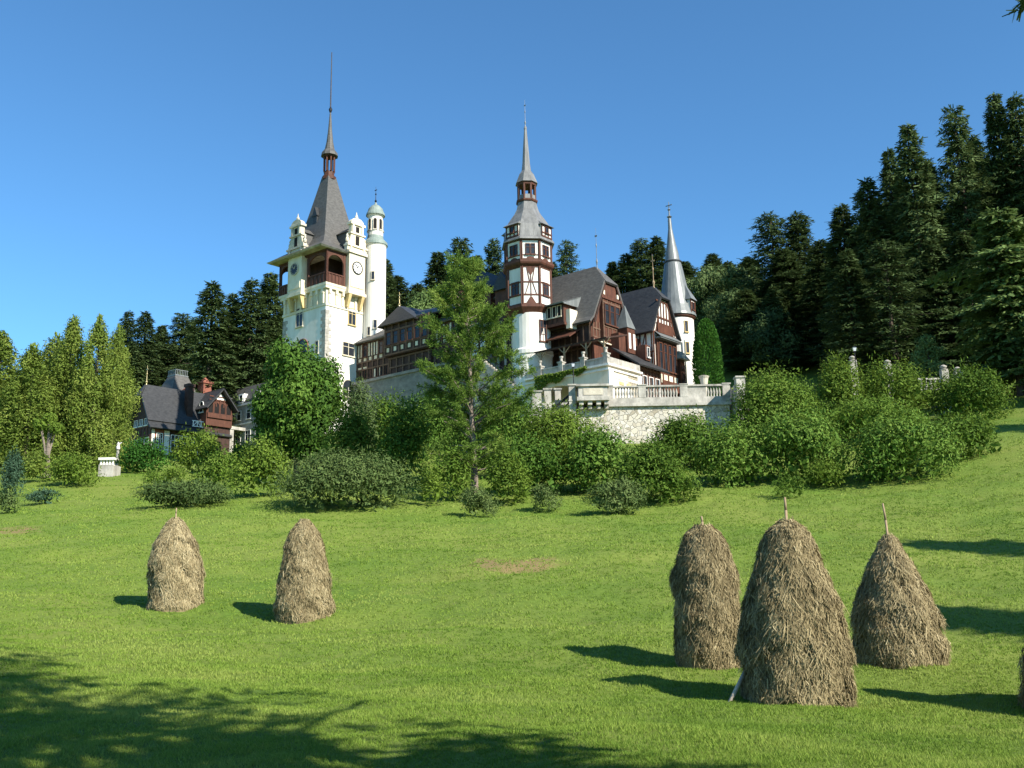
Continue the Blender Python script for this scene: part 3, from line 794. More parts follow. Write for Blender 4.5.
cpart('bay_roof', 'zinc', hb, lambda m: m.frust(22.4, 5.3, 32.6, 1.75, 33.5, 1.2, h0y=1.1, h1y=.6))
window(hb, FR(0, 4.5, 0), 21.9, 29.4, 1.1, 2.6, 'white_wood', 'glass_pale', nv=1, nh=2)
window(hb, FR(0, 4.5, 0), 23.3, 29.4, .5, 2.6, 'white_wood', 'glass_pale', nv=0, nh=1)
for i in range(4): window(hb, FR(0, 5.9, 0), 25.0 + i * 1.1, 32.0, .6, 1.5, 'timber', 'glass', nv=0)
cpart('stair_flight', 'limestone', hb, lambda m: [m.box(23.5 + i * .38, 23.9 + i * .38, 2.6, 4.4, 22, 29.0 - i * .3) for i in range(16)] and None)
cpart('stair_railing', 'iron', hb, lambda m: ([m.tube((23.7 + i * .38, 2.65, 29.0 - i * .3), (23.7 + i * .38, 2.65, 30.0 - i * .3), .03, n=4) for i in range(16)], m.tube((23.5, 2.65, 30.1), (29.6, 2.65, 25.4), .05, n=5), m.tube((23.5, 2.65, 29.5), (29.6, 2.65, 24.8), .03, n=5)) and None)

# ===== octagonal tower
MX, MY = 29.66, 5.31; DM = 110.0
oz = lambda py: Zat(528, py, DM)
R8 = 2.9; A8 = R8 * math.cos(math.pi / 8)
O8 = math.pi / 8
ot = cpart('octagonal_tower', 'plaster', castle, lambda m: m.lathe(MX + .35, MY - .1, [(2.3, 20), (2.3, oz(359)), (2.42, oz(358)), (2.42, oz(354)), (2.2, oz(352)), (2.15, oz(318))], 32))
cpart('corbel_ring', 'timber', ot, lambda m: m.lathe(MX, MY, [(2.2, oz(321)), (2.75, oz(315)), (2.95, oz(313)), (2.95, oz(311)), (2.6, oz(310.6))], 8, O8))
cpart('lower_storey', 'plaster', ot, lambda m: m.lathe(MX, MY, [(2.62, oz(311)), (2.62, oz(272))], 8, O8))
cpart('middle_ledge', 'timber', ot, lambda m: m.lathe(MX, MY, [(2.62, oz(273.5)), (3.0, oz(271)), (3.1, oz(269.5)), (3.1, oz(267.5)), (2.8, oz(266.6))], 8, O8))
cpart('upper_storey', 'plaster', ot, lambda m: m.lathe(MX, MY, [(2.75, oz(267)), (2.75, oz(246))], 8, O8))
def oframe(m):
    for k in range(8):
        F = FR(MX, MY, k * 45)
        for R, z0, z1 in ((2.62, oz(311), oz(272)), (2.75, oz(267), oz(246))):
            a = R * math.cos(math.pi / 8); hw = R * math.sin(math.pi / 8)
            Fm = F
            for s in (-1, 1):
                m.box(s * hw - .15, s * hw + .15, -a - .07, -a + .1, z0, z1, F)
        a = 2.62 * math.cos(math.pi / 8); hw = 2.62 * math.sin(math.pi / 8)
        m.box(-hw, hw, -a - .05, -a + .03, oz(301.5), oz(300), F); m.box(-hw, hw, -a - .05, -a + .03, oz(289), oz(287.6), F)
        m.box(-hw, hw, -a - .06, -a + .03, oz(311), oz(309), F); m.box(-hw, hw, -a - .06, -a + .03, oz(274), oz(272), F)
        if k not in (2, 0):
            for s in (-1, 1):
                pts = [(s * .62, oz(301)), (s * .7, oz(301)), (s * .2, oz(287.5)), (s * .1, oz(287.5))]
                m.prism(pts if s > 0 else pts[::-1], -a - .055, -a + .02, F)
                pts = [(s * .1, oz(287.5)), (s * .2, oz(287.5)), (s * .5, oz(274)), (s * .4, oz(274))]
                m.prism(pts if s > 0 else pts[::-1], -a - .055, -a + .02, F)
            m.box(-.05, .05, -a - .057, -a + .02, oz(309), oz(274), F)
            m.prism([(-.55, oz(309)), (.55, oz(309)), (.12, oz(303)), (-.12, oz(303))], -a - .05, -a + .02, F)
            m.prism([(-.1, oz(281)), (.1, oz(281)), (.5, oz(274.2)), (-.5, oz(274.2))], -a - .05, -a + .02, F)
        a = 2.75 * math.cos(math.pi / 8); hw = 2.75 * math.sin(math.pi / 8)
        m.box(-hw, hw, -a - .06, -a + .03, oz(267), oz(265.5), F); m.box(-hw, hw, -a - .06, -a + .03, oz(248), oz(246), F); m.box(-hw, hw, -a - .05, -a + .03, oz(262.6), oz(261.6), F)
        m.prism([(-.5, oz(265.6)), (.5, oz(265.6)), (.35, oz(264.2)), (0, oz(263.4)), (-.35, oz(264.2))], -a - .045, -a + .02, F)
cpart('timber_frame', 'timber', ot, oframe)
for k in range(8):
    a = 2.75 * math.cos(math.pi / 8)
    for s in (-1, 1):
        window(ot, FR(MX, MY, k * 45), s * .29, oz(261.4), .4, oz(251.5) - oz(261.4), 'timber', 'glass', nv=0, nh=1, y=-a, fw=.07)
aw = 2.62 * math.cos(math.pi / 8)
window(ot, FR(MX, MY, 90), 0, oz(300), .9, oz(288) - oz(300), 'timber', 'glass', nv=1, nh=1, y=-aw)
window(ot, FR(MX, MY, 0), 0, oz(300), .9, oz(288) - oz(300), 'timber', 'glass', nv=1, nh=1, y=-aw)
window(ot, FR(MX, MY, 75), 0, oz(346), .8, oz(326) - oz(346), 'timber', 'glass', nv=1, nh=2, y=-2.5)
# bell roof, dormers, lantern and needle
def bell(m):
    prof = [(3.2, oz(247)), (3.15, oz(245.4)), (2.95, oz(243)), (2.88, oz(238)), (2.76, oz(231)), (2.45, oz(226)), (2.05, oz(221)), (1.66, oz(216.5)), (1.38, oz(212)), (1.22, oz(207)), (1.14, oz(203)), (1.1, oz(197))]
    m.lathe(MX, MY, prof, 8, O8)
cpart('bell_roof', 'lead', ot, bell)
for deg in (0, 90, 180, 270):
    F = FR(MX, MY, deg); a = 2.78
    cpart('dormer', 'plaster', ot, lambda m: m.box(-.9, .9, -a, -a + 2.2, oz(244), oz(232)), F=F)
    cpart('dormer_frame', 'timber', ot, lambda m: posts(m, -.95, .95, oz(244), oz(232), (-.85, -.3, .3, .85), (oz(243), oz(239.5), oz(232.5)), .16, .06, y=-a), F=F)
    cpart('dormer_roof', 'lead', ot, lambda m: (m.add([(-1.15, -a - .3, oz(232)), (1.15, -a - .3, oz(232)), (1.15, -1.2, oz(232)), (-1.15, -1.2, oz(232)), (-.5, -1.4, oz(222)), (.5, -1.4, oz(222)), (.5, -.9, oz(222)), (-.5, -.9, oz(222))],
                                               [(0, 3, 2, 1), (4, 5, 6, 7), (0, 1, 5, 4), (1, 2, 6, 5), (2, 3, 7, 6), (3, 0, 4, 7)]),), F=F)
    window(ot, F, 0, oz(239), .45, oz(233.4) - oz(239), 'timber', 'glass', nv=0, nh=0, y=-a - .01, fw=.05)
def olant(m):
    m.lathe(MX, MY, [(1.25, oz(204)), (1.32, oz(203)), (1.32, oz(201.8)), (1.05, oz(201))], 8, O8)
    for k in range(8):
        a = k * math.pi / 4 + O8; m.tube((MX + 1.02 * math.cos(a), MY + 1.02 * math.sin(a), oz(202)), (MX + 1.02 * math.cos(a), MY + 1.02 * math.sin(a), oz(184)), .14, n=6)
    m.lathe(MX, MY, [(1.15, oz(187)), (1.22, oz(184))], 8, O8)
cpart('lantern', 'timber', ot, olant)
LEAN = (-.28 * .766 - .1, .28 * .643)
cpart('needle_spire', 'lead', ot, lambda m: m.lathe(MX, MY, [(1.36, oz(184.6)), (1.28, oz(183)), (1.08, oz(179)), (.92, oz(175.5)), (.58, oz(171.5)), (.46, oz(163)), (.34, oz(148)), (.17, oz(130)), (.2, oz(128.5)), (.1, oz(126))], 8, O8))
finial(ot, MX, MY, oz(127), oz(100) - oz(127), .035, mat='zinc')
# ===== gabled houses of the right wing: ridge along x, jerkinhead gable towards +x
def gable_house(pname, x0, x1, yc, hw, ze, zr, zh, setback, ov, zb, slate, wall='timber', flare=.5):
    h = cpart(pname, wall, castle, lambda m: m.prism([(-hw, zb), (hw, zb), (hw, ze), (hw * .93, ze + .3), (hw * (zr - zh) / (zr - ze), zh - .15), (-hw * (zr - zh) / (zr - ze), zh - .15), (-hw * .93, ze + .3), (-hw, ze)], 0, x1 - x0), F=FR(x1, yc, 90))
    hh = (hw + .15) * (zr - zh) / (zr - ze)
    def rf(m):
        xe = x1 + ov; xr = x1 - setback
        for s in (-1, 1):
            p = [(x0, yc, zr), (xr, yc, zr), (xe, yc + s * hh, zh), (xe, yc + s * (hw + .1), ze + .25), (x0, yc + s * (hw + .1), ze + .25)]
            q = [(x0, yc + s * (hw + .1), ze + .25), (xe, yc + s * (hw + .1), ze + .25), (xe, yc + s * (hw + flare + .3), ze - .45), (x0, yc + s * (hw + flare + .3), ze - .45)]
            m.poly(p if s < 0 else p[::-1]); m.poly(q if s < 0 else q[::-1])
        m.poly([(xr, yc, zr), (xe + .15, yc + hh + .1, zh - .05), (xe + .15, yc - hh - .1, zh - .05)][::-1])
    cpart('roof', slate, h, rf, solid=.22)
    return h
ga = gable_house('gabled_house', 29.5, 37.1, 10.3, 3.4, 31.4, 38.6, 36.3, 1.4, .55, 20, 'slate')
finial(ga, 35.8, 10.3, 38.5, 4.9, .04, mat='zinc')
FA = FR(37.1, 10.3, 90)
cpart('gable_front', 'timber', ga, lambda m: (m.box(-1.75, 1.75, -.45, .1, 29.4, 34.2), m.box(-2.0, 2.0, -.6, .1, 34.2, 34.55), m.box(-1.2, 1.2, -.35, .1, 34.55, 36.2), m.box(-3.5, 3.5, -.35, .1, 29.1, 29.45)), F=FA)
cpart('gable_frame', 'timber_mid', ga, lambda m: (posts(m, -3.2, 3.2, 29.4, 31.4, [-3.1, -2.5, -1.9, 1.9, 2.5, 3.1], (29.6, 30.6), .16, .06), posts(m, -1.75, 1.75, 29.5, 34.1, [-1.65, -.85, 0, .85, 1.65], (29.8, 31.0, 33.8), .14, .06, y=-.45)), F=FA)
for i in (-1, 0, 1): window(ga, FA, i * 1.05, 31.3, .72, 2.3, 'timber', 'glass', nv=0, nh=1, y=-.5)
cpart('gable_ornament', 'cream', ga, lambda m: m.box(-1.5, -1.2, -.5, -.3, 34.7, 35.2), F=FA)
cpart('gable_ornament', 'cream', ga, lambda m: m.box(1.2, 1.5, -.5, -.3, 34.7, 35.2), F=FA)
cpart('gable_sill', 'cream', ga, lambda m: m.box(-3.6, 3.6, -.5, -.34, 29.0, 29.12), F=FA)
cpart('barge_board', 'timber_dark', ga, lambda m: [m.prism([(s * 3.5, 31.1), (s * 3.25, 31.1), (s * 1.05, 36.05), (s * 1.3, 36.2)][::s], -.55, -.42) for s in (-1, 1)] and None, F=FA)
# side facade under the eaves, with the balcony dormer
FS = FR(0, 6.9, 0)
cpart('side_wall', 'timber_dark', ga, lambda m: m.box(31.5, 37.05, -.05, .3, 20, 31.3), F=FS)
cpart('side_frame', 'timber_mid', ga, lambda m: posts(m, 31.6, 37.0, 26.0, 31.2, [31.8 + i * .85 for i in range(7)], (26.2, 28.4, 29.0, 31.0), .16, .08, y=-.05), F=FS)
dm = cpart('balcony_dormer', 'timber', ga, lambda m: (m.box(31.4, 34.6, 5.3, 8.6, 31.0, 33.6), m.box(31.2, 34.8, 5.1, 5.5, 31.0, 31.3)))
cpart('dormer_frame', 'timber_dark', ga, lambda m: posts(m, 31.4, 34.6, 31.0, 33.6, [31.5, 32.2, 32.9, 33.6, 34.5], (31.2, 32.0, 33.45), .14, .07), F=FR(0, 5.3, 0))
for i in range(4): window(ga, FR(0, 5.3, 0), 31.85 + i * .72, 32.1, .45, 1.2, 'cream', 'void', nv=0, nh=0, fw=.06)
cpart('dormer_roof', 'zinc', ga, lambda m: (m.poly([(31.0, 4.6, 33.5), (35.0, 4.6, 33.5), (35.0, 9.2, 35.2), (31.0, 9.2, 35.2)]), m.poly([(35.0, 4.6, 33.5), (35.0, 4.9, 33.3), (35.0, 9.2, 33.4), (35.0, 9.2, 35.2)])), solid=.15)
cpart('end_plaster', 'cream', ga, lambda m: m.box(34.65, 35.2, 5.6, 7.0, 30.6, 32.8))
# lean-to canopy over the roof terrace, brackets and posts
cpart('canopy', 'timber_dark', ga, lambda m: (m.poly([(32.0, 3.1, 27.95), (41.6, 3.1, 27.95), (41.6, 7.2, 29.0), (32.0, 7.2, 29.0)]),), solid=.16)
cpart('canopy_upper_roof', 'timber', ga, lambda m: (m.poly([(31.6, 4.8, 29.5), (35.6, 4.8, 29.5), (35.6, 7.2, 30.9), (31.6, 7.2, 30.9)]),), solid=.14)
for x in (32.8, 36.0, 38.9, 41.2):
    cpart('canopy_post', 'wood_pole', ga, lambda m: (m.box(x - .08, x + .08, 3.22, 3.38, 26.3, 27.9), m.tube((x, 3.3, 27.1), (x - .75, 3.3, 27.85), .06, n=5), m.tube((x, 3.3, 27.1), (x + .75, 3.3, 27.85), .06, n=5)))
# loggia block: cream arcade with roof balustrade
LX0, LX1, LY0, LY1 = 31.0, 42.0, 2.7, 8.8
lg = cpart('loggia', 'cream', castle, lambda m: (m.box(39.3, LX1, LY0, LY1, 18.5, 24.6), m.box(LX0, LX1, LY0 + 3.6, LY1, 18.5, 24.6), m.box(LX0, LX1, LY0, LY1, 24.6, 24.75)))
def arch(m):
    n = 14; a0, a1, zc = 31.0, 39.3, 20.9; cx = (a0 + a1) / 2; r = (a1 - a0) / 2
    for i in range(n):
        a, b = math.pi * i / n, math.pi * (i + 1) / n
        xa, xb = cx + r * math.cos(a), cx + r * math.cos(b); za, zb = zc + 2.7 * math.sin(a), zc + 2.7 * math.sin(b)
        m.prism([(xb, zb), (xa, za), (xa, 24.6), (xb, 24.6)], LY0, LY0 + .55)
cpart('arch', 'cream', lg, arch)
cpart('arch_shade_wall', 'plaster', lg, lambda m: m.box(36.3, 37.4, LY0 + 3.0, LY0 + 3.6, 18.5, 24.0))
cpart('cornice', 'plaster', lg, lambda m: (m.box(LX0, LX1 + .3, LY0 - .3, LY1, 24.75, 24.95), m.box(LX0, LX1 + .15, LY0 - .15, LY1, 24.3, 24.5)))
cpart('roof_parapet', 'limestone', lg, lambda m: (m.box(LX0, LX1 - .05, LY0 + .05, LY0 + .25, 24.95, 25.6), m.box(LX1 - .25, LX1 - .05, LY0 + .25, LY1, 24.95, 25.75), m.box(LX0, LX1 + .05, LY0 - .03, LY0 + .33, 25.6, 25.75)))
for x in (33.0, 35.9, 38.8, 41.7):
    cpart('roof_pillar', 'limestone', lg, lambda m: (m.box(x - .28, x + .28, LY0 - .08, LY0 + .42, 24.95, 26.0), m.frust(x, LY0 + .17, 26.0, .34, 26.14, .36), m.lathe(x, LY0 + .17, [(.16, 26.14), (.13, 26.5), (.2, 26.6), (.22, 26.75)], 10)))
FL = FR(LX1, LY0, 90)
cpart('pilaster', 'plaster', lg, lambda m: (m.box(0, .8, -.12, .05, 18.5, 24.3), m.box(5.3, 6.1, -.12, .05, 18.5, 24.3), m.box(.8, 5.3, -.05, .02, 23.6, 23.9)), F=FL)
for i in (0, 1):
    window(lg, FL, 2.35 + i * 1.35, 20.4, .85, 2.4, 'plaster', 'glass_pale', nv=0, nh=1, arch=True)
    cpart('transom_panel', 'ochre', lg, lambda m: m.box(1.95 + i * 1.35, 2.75 + i * 1.35, -.06, .02, 23.05, 23.35), F=FL)
# lower timber building between the two gables
lb = cpart('timber_link', 'timber', castle, lambda m: m.box(31, 41.0, 8.8, 14.5, 18.5, 26.3))
cpart('lean_roof', 'slate_dark', lb, lambda m: (m.poly([(41.9, 8.85, 26.0), (41.9, 15.2, 26.0), (38.4, 15.2, 28.4), (38.4, 8.85, 28.4)]),), solid=.18)
cpart('upper_wall', 'timber', lb, lambda m: m.box(32, 38.6, 10.0, 14.5, 26.3, 30.3))
cpart('link_frame', 'timber_mid', lb, lambda m: posts(m, .1, 5.6, 18.6, 26.2, [.2 + i * .66 for i in range(9)], (20.2, 22.6, 25.9), .16, .08), F=FR(41.0, 8.8, 90))
for i in range(4): window(lb, FR(41.0, 8.8, 90), 1.0 + i * 1.3, 20.5, .75, 4.6, 'white_wood', 'glass', nv=0, nh=2, fw=.07)
cpart('attic_dormer', 'timber', lb, lambda m: (m.box(37.4, 38.9, 11.3, 12.8, 28.2, 31.2), m.box(38.3, 40.1, 13.0, 14.0, 27.4, 29.2)))
cpart('attic_dormer_frame', 'plaster', lb, lambda m: (m.box(.25, .65, -.03, .02, 28.7, 30.5), m.box(1.15, 1.55, -.03, .02, 28.7, 30.5)), F=FR(38.9, 11.3, 90))
window(lb, FR(40.1, 13.0, 90), .5, 27.8, .4, 1.1, 'plaster', 'glass', nv=0, nh=0, fw=.06)
cpart('dormer_cone', 'zinc', lb, lambda m: m.frust(38.15, 12.05, 31.1, .85, 33.9, .06))
# second gable with the tall timber windows
gb = gable_house('window_gable_house', 31.5, 40.3, 16.9, 2.55, 31.2, 37.0, 35.3, 1.1, .4, 18.5, 'slate_dark', wall='plaster', flare=.2)
finial(gb, 39.2, 16.9, 36.9, 4.2, .06, mat='wood_pole')
FB = FR(40.3, 16.9, 90)
cpart('gable_frame', 'timber', gb, lambda m: (posts(m, -2.55, 2.55, 23.0, 31.0, [-2.45, 2.45], (31.0,), .2, .1), posts(m, -1.6, 1.6, 31.0, 35.0, [-1.2, -.6, 0, .6, 1.2], (32.9, 34.9), .18, .1, diag=[(-2.3, 31.2, -.85, 34.9), (2.3, 31.2, .85, 34.9), (-1.9, 31.1, -1.3, 32.8), (1.9, 31.1, 1.3, 32.8)]), m.box(-2.1, 2.1, -.3, .02, 23.3, 30.4), m.box(-1.7, 1.7, -.25, .0, 31.0, 32.2)), F=FB)
cpart('gable_frame_side', 'timber', gb, lambda m: posts(m, 32, 40.3, 26.6, 31, [38.6, 39.4, 40.15], (28.6, 30.9), .18, .08, diag=[(38.7, 28.7, 39.3, 30.8), (39.5, 26.8, 40.1, 28.5)]), F=FR(0, 14.4, 0))
cpart('bay_cornice', 'zinc', gb, lambda m: (m.poly([(-2.4, -1.0, 30.3), (2.4, -1.0, 30.3), (2.2, -.05, 31.1), (-2.2, -.05, 31.1)]), m.box(-2.3, 2.3, -.9, .0, 30.15, 30.3)), F=FB, solid=.06)
for i in range(4): window(gb, FB, -1.5 + i * 1.0, 26.6, .56, 3.1, 'timber', 'glass', nv=0, nh=1, y=-.3)
cpart('plaster_panels', 'cream', gb, lambda m: [m.box(-2.15 + i * 1.12, -1.4 + i * 1.12, -.34, -.2, 25.1, 26.1) for i in range(4)] and None, F=FB)
cpart('balcony', 'timber', gb, lambda m: (m.box(-2.4, 2.4, -1.0, 0, 24.1, 24.4), m.box(-2.4, 2.4, -1.0, -.9, 24.4, 25.2)), F=FB)
for i in range(3): window(gb, FB, -1.6 + i * 1.5, 19.6, .9, 4.0, 'white_wood', 'glass', nv=1, nh=1, y=-.02)
sd = cpart('side_bay', 'timber', gb, lambda m: (m.box(39.4, 40.7, 19.5, 20.5, 18.5, 28.6),))
cpart('side_bay_roof', 'copper', gb, lambda m: m.frust(40.1, 20.0, 28.5, 1.1, 29.5, .5))
window(gb, FR(40.7, 20.0, 90), 0, 25.4, .55, 2.4, 'timber', 'glass', nv=1, nh=1)

# ===== round corner tower with the tall cone
RXc, RYc = 38.5, 23.0; DR = 118.0
rz = lambda py: Zat(677, py, DR)
rt = cpart('round_tower', 'plaster', castle, lambda m: m.lathe(RXc, RYc, [(2.02, 18), (2.02, rz(320))], 32), smooth=False)
cpart('tower_cornice', 'timber', rt, lambda m: m.lathe(RXc, RYc, [(2.05, rz(321.5)), (2.25, rz(320)), (2.28, rz(317.5))], 32))
CL = (-.55, .46)
cpart('cone_roof', 'zinc', rt, lambda m: m.lathe(RXc, RYc, [(2.42, rz(318.5)), (2.36, rz(316)), (2.05, rz(308)), (1.72, rz(295)), (1.4, rz(280)), (1.06, rz(264)), (.98, rz(262)), (.9, rz(260)), (.78, rz(252)), (.55, rz(243)), (.26, rz(228)), (.2, rz(217))], 24, lean=CL))
cpart('cone_collar', 'slate_dark', rt, lambda m: m.lathe(RXc + CL[0] * .55, RYc + CL[1] * .55, [(1.1, rz(262.6)), (1.12, rz(261.3)), (.98, rz(261))], 20))
finial(rt, RXc + CL[0], RYc + CL[1], rz(218), rz(200) - rz(218), .11, mat='zinc')
cpart('tower_dormer', 'plaster', rt, lambda m: m.box(-.62, .62, -2.2, -.9, rz(317), rz(303)), F=FR(RXc, RYc, 95))
cpart('tower_dormer_frame', 'timber', rt, lambda m: posts(m, -.62, .62, rz(317), rz(303), [-.56, .56], (rz(316), rz(303.8)), .18, .06, y=-2.2), F=FR(RXc, RYc, 95))
window(rt, FR(RXc, RYc, 95), 0, rz(313.5), .5, rz(306.5) - rz(313.5), 'timber', 'glass', nv=0, nh=0, y=-2.2, fw=.08)
cpart('tower_dormer_roof', 'zinc', rt, lambda m: m.add([(-.85, -2.45, rz(303.5)), (.85, -2.45, rz(303.5)), (.85, -.9, rz(303.5)), (-.85, -.9, rz(303.5)), (0, -1.25, rz(285)), (0, -.9, rz(285))], [(0, 3, 2, 1), (0, 1, 4), (1, 2, 5, 4), (2, 3, 5), (3, 0, 4, 5)]), F=FR(RXc, RYc, 95))
for py in (336, 357): window(rt, FR(RXc, RYc, 62), 0, rz(py), .4, 1.3, 'ochre', 'glass', nv=0, nh=0, y=-2.0, fw=.07)
cpart('drain_pipe', 'copper', rt, lambda m: m.tube((RXc + 1.75, RYc - 1.5, 18.6), (RXc + 1.75, RYc - 1.5, rz(345)), .08, n=6))

# ------------------------------------------------------------------ terrace wall with balustrade
TWX0, TWX1, TWY = 5.9, 20.3, 92.0
zfl = Zat(650, 399, 92); ztop = Zat(650, 385.5, 92)
tw = empty('terrace_wall', (13, TWY, 15)); TO = (13, TWY, 15)
tag(tw, 'rough stone retaining wall with a pale balustrade and bastion below the castle', 'terrace wall')
tpart = lambda name, mats, fn, parent=None, **k: cpart(name, mats, parent or tw, fn, off=TO, **k)
def twall(m):
    # wall with an arched opening
    a0, a1, zs_, n = 14.0, 16.6, 15.6, 10
    m.box(TWX0 + .2, a0, TWY, TWY + 1.2, 12, zfl - .7); m.box(a1, TWX1, TWY, TWY + 1.2, 12, zfl - .7)
    cx = (a0 + a1) / 2; r = (a1 - a0) / 2
    for i in range(n):
        a, b = math.pi * i / n, math.pi * (i + 1) / n
        m.prism([(cx + r * math.cos(b), zs_ + 1.9 * math.sin(b)), (cx + r * math.cos(a), zs_ + 1.9 * math.sin(a)), (cx + r * math.cos(a), zfl - .7), (cx + r * math.cos(b), zfl - .7)], TWY, TWY + 1.2)
    m.box(TWX0 + .2, TWX1, TWY + 1.25, TWY + 9, 12, zfl - .05)
    m.box(TWX1 - .02, TWX1 + 3, TWY + 5.0, TWY + 22, 12, zfl - .05)
    m.box(9.2, TWX1 + 1, TWY + 9.002, TWY + 22, 12, zfl - .06)
    m.box(4.2, 9.2, TWY + 9.004, TWY + 17, 12, zfl - .07)
tpart('masonry', 'rubble', twall)
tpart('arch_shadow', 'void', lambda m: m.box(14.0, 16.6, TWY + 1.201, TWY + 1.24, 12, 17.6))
tpart('cornice', 'limestone', lambda m: (m.box(9.0, TWX1 + .15, TWY - .3, TWY + 1.3, zfl - .7, zfl - .42), m.box(9.0, TWX1 + .05, TWY - .15, TWY + 1.3, zfl - .42, zfl)))
tpart('rail', 'limestone', lambda m: (m.box(9.0, TWX1 + .1, TWY - .14, TWY + .3, ztop - .16, ztop), m.box(9.0, TWX1 + .02, TWY - .1, TWY + .26, zfl, zfl + .14)))
bl = [(.09, 0), (.1, .06), (.06, .1), (.11, .3), (.12, .4), (.05, .7), (.09, .8), (.09, .86)]
bh = (ztop - .16) - (zfl + .14)
piers = [9.1, 12.2, 16.1, 20.1]
for x in piers: tpart('pier', 'limestone', lambda m: (m.box(x - .35, x + .35, TWY - .12, TWY + .32, zfl + .14, ztop - .16), m.box(x - .42, x + .42, TWY - .2, TWY + .36, ztop, ztop + .1)))
tpart('panel', 'limestone', lambda m: (m.box(16.45, 18.2, TWY - .02, TWY + .2, zfl + .14, ztop - .16),))
src = None
xs = [x for x in np.arange(9.75, 19.8, .27) if all(abs(x - p) > .5 for p in piers) and not 16.4 < x < 18.3]
for x in xs:
    if src is None:
        src = tpart('baluster', 'limestone', lambda m: m.lathe(0, 0, [(r, 15 + z / .86 * bh) for r, z in bl], 8), smooth=True); src.data.transform(Matrix.Translation(TO) @ Matrix.Translation((0, 0, -15)))
        b = src
    else:
        b = src.copy(); COL.objects.link(b)
    b.location = (x - 13, .08, zfl + .14 - 15)
# projecting bastion on consoles
bs = tpart('bastion', 'limestone', lambda m: (m.box(6.0, 9.0, TWY - 1.2, TWY + 1.2, zfl - .25, zfl + .1), m.box(6.15, 8.85, TWY - 1.05, TWY + 1.2, zfl + .1, ztop - .2), m.box(5.95, 9.05, TWY - 1.25, TWY + 1.2, ztop - .2, ztop)))
tpart('bastion_panel', 'stone', lambda m: (m.box(6.6, 8.4, TWY - 1.1, TWY - 1.0, zfl + .28, ztop - .38),), parent=bs)
for x in (6.4, 7.2, 8.0, 8.75):
    tpart('console', 'limestone', lambda m: (m.box(x - .2, x + .2, TWY - 1.0, TWY + .1, zfl - .62, zfl - .25), m.box(x - .18, x + .18, TWY - .65, TWY + .1, zfl - .95, zfl - .62)))
tpart('return_wall', 'rubble', lambda m: (m.box(TWX1 + .35, TWX1 + .95, TWY - 2.2, TWY + 3, 12, ztop - .3),))
tpart('return_pier', 'limestone', lambda m: (m.box(TWX1 + .25, TWX1 + 1.05, TWY - 2.4, TWY - 1.5, 14, ztop + .1), m.box(TWX1 + .17, TWX1 + 1.13, TWY - 2.5, TWY - 1.4, ztop + .1, ztop + .25)))
# stair with white piers and iron rails, left of the bastion
ss = empty('garden_stair', (4.0, 93, 17)); SO = (4.0, 93, 17)
tag(ss, 'white piers and dark iron handrail of the stair left of the stone bastion', 'staircase')
spart = lambda name, mats, fn, **k: cpart(name, mats, ss, fn, off=SO, **k)
spart('steps', 'limestone', lambda m: [m.box(2.9 + i * .3, 3.2 + i * .3, 92.6, 95, 15, 17.2 + i * .24) for i in range(10)] and None)
spart('landing', 'limestone', lambda m: m.box(1.4, 5.95, 95.0, 97.5, 15, zfl - .2))
for (x, y, z0, z1, w) in ((2.3, 92.2, 15, 20.4, .42), (3.35, 92.6, 15.5, 20.7, .32), (4.35, 93.6, 16, 20.9, .28), (5.6, 91.8, 17, 20.9, .3)):
    spart('pier', 'limestone', lambda m: (m.box(x - w, x + w, y - w, y + w, z0, z1), m.frust(x, y, z1, w + .1, z1 + .14, w + .12), m.box(x - w - .05, x + w + .05, y - w - .05, y + w + .05, z0 + (z1 - z0) * .62, z0 + (z1 - z0) * .62 + .1)))
spart('handrail', 'iron', lambda m: (m.tube((2.9, 92.3, 18.1), (5.5, 92.0, 20.2), .11, n=6), m.tube((2.9, 92.3, 17.5), (5.5, 92.0, 19.5), .08, n=6), m.tube((-.8, 92.3, 18.0), (2.0, 92.2, 19.2), .06, n=6), m.tube((-.8, 92.3, 17.4), (2.0, 92.2, 18.6), .05, n=6),
      [m.tube((2.9 + i * .29, 92.3 - i * .033, 17.3 + i * .22), (2.9 + i * .29, 92.3 - i * .033, 18.1 + i * .23), .03, n=4) for i in range(10)]) and None)
spart('coping', 'limestone', lambda m: (m.box(2.0, 5.9, 97.2, 97.6, zfl + .6, zfl + .8),))

# lamp post, urns on the terrace, upper balustrade pieces between the bushes on the right
def lamp_post(label, px, ptop, Y, zb=None):
    x = at(px, ptop, Y)[0]; z0 = zb if zb is not None else ground(x, Y); z1 = Zat(px, ptop, Y)
    e = empty('lamp_post', (x, Y, z0)); tag(e, label, 'lamp post')
    o = (x, Y, z0)
    cpart('pole', 'iron', e, lambda m: m.lathe(x, Y, [(.12, z0), (.12, z0 + .3), (.05, z0 + .5), (.045, z1 - .5)], 8), off=o)
    cpart('lantern', 'glass_pale', e, lambda m: m.frust(x, Y, z1 - .5, .1, z1 - .15, .16), off=o)
    cpart('cap', 'iron', e, lambda m: (m.frust(x, Y, z1 - .15, .2, z1 - .02, .05), m.frust(x, Y, z1 - .55, .1, z1 - .5, .13)), off=o)
    return e
lamp_post('slim dark lamp post in front of the shaded loggia arch on the terrace', 573, 362, 95, zfl)
lamp_post('small lamp post rising above the shrubs against the dark forest', 854, 346, 90)
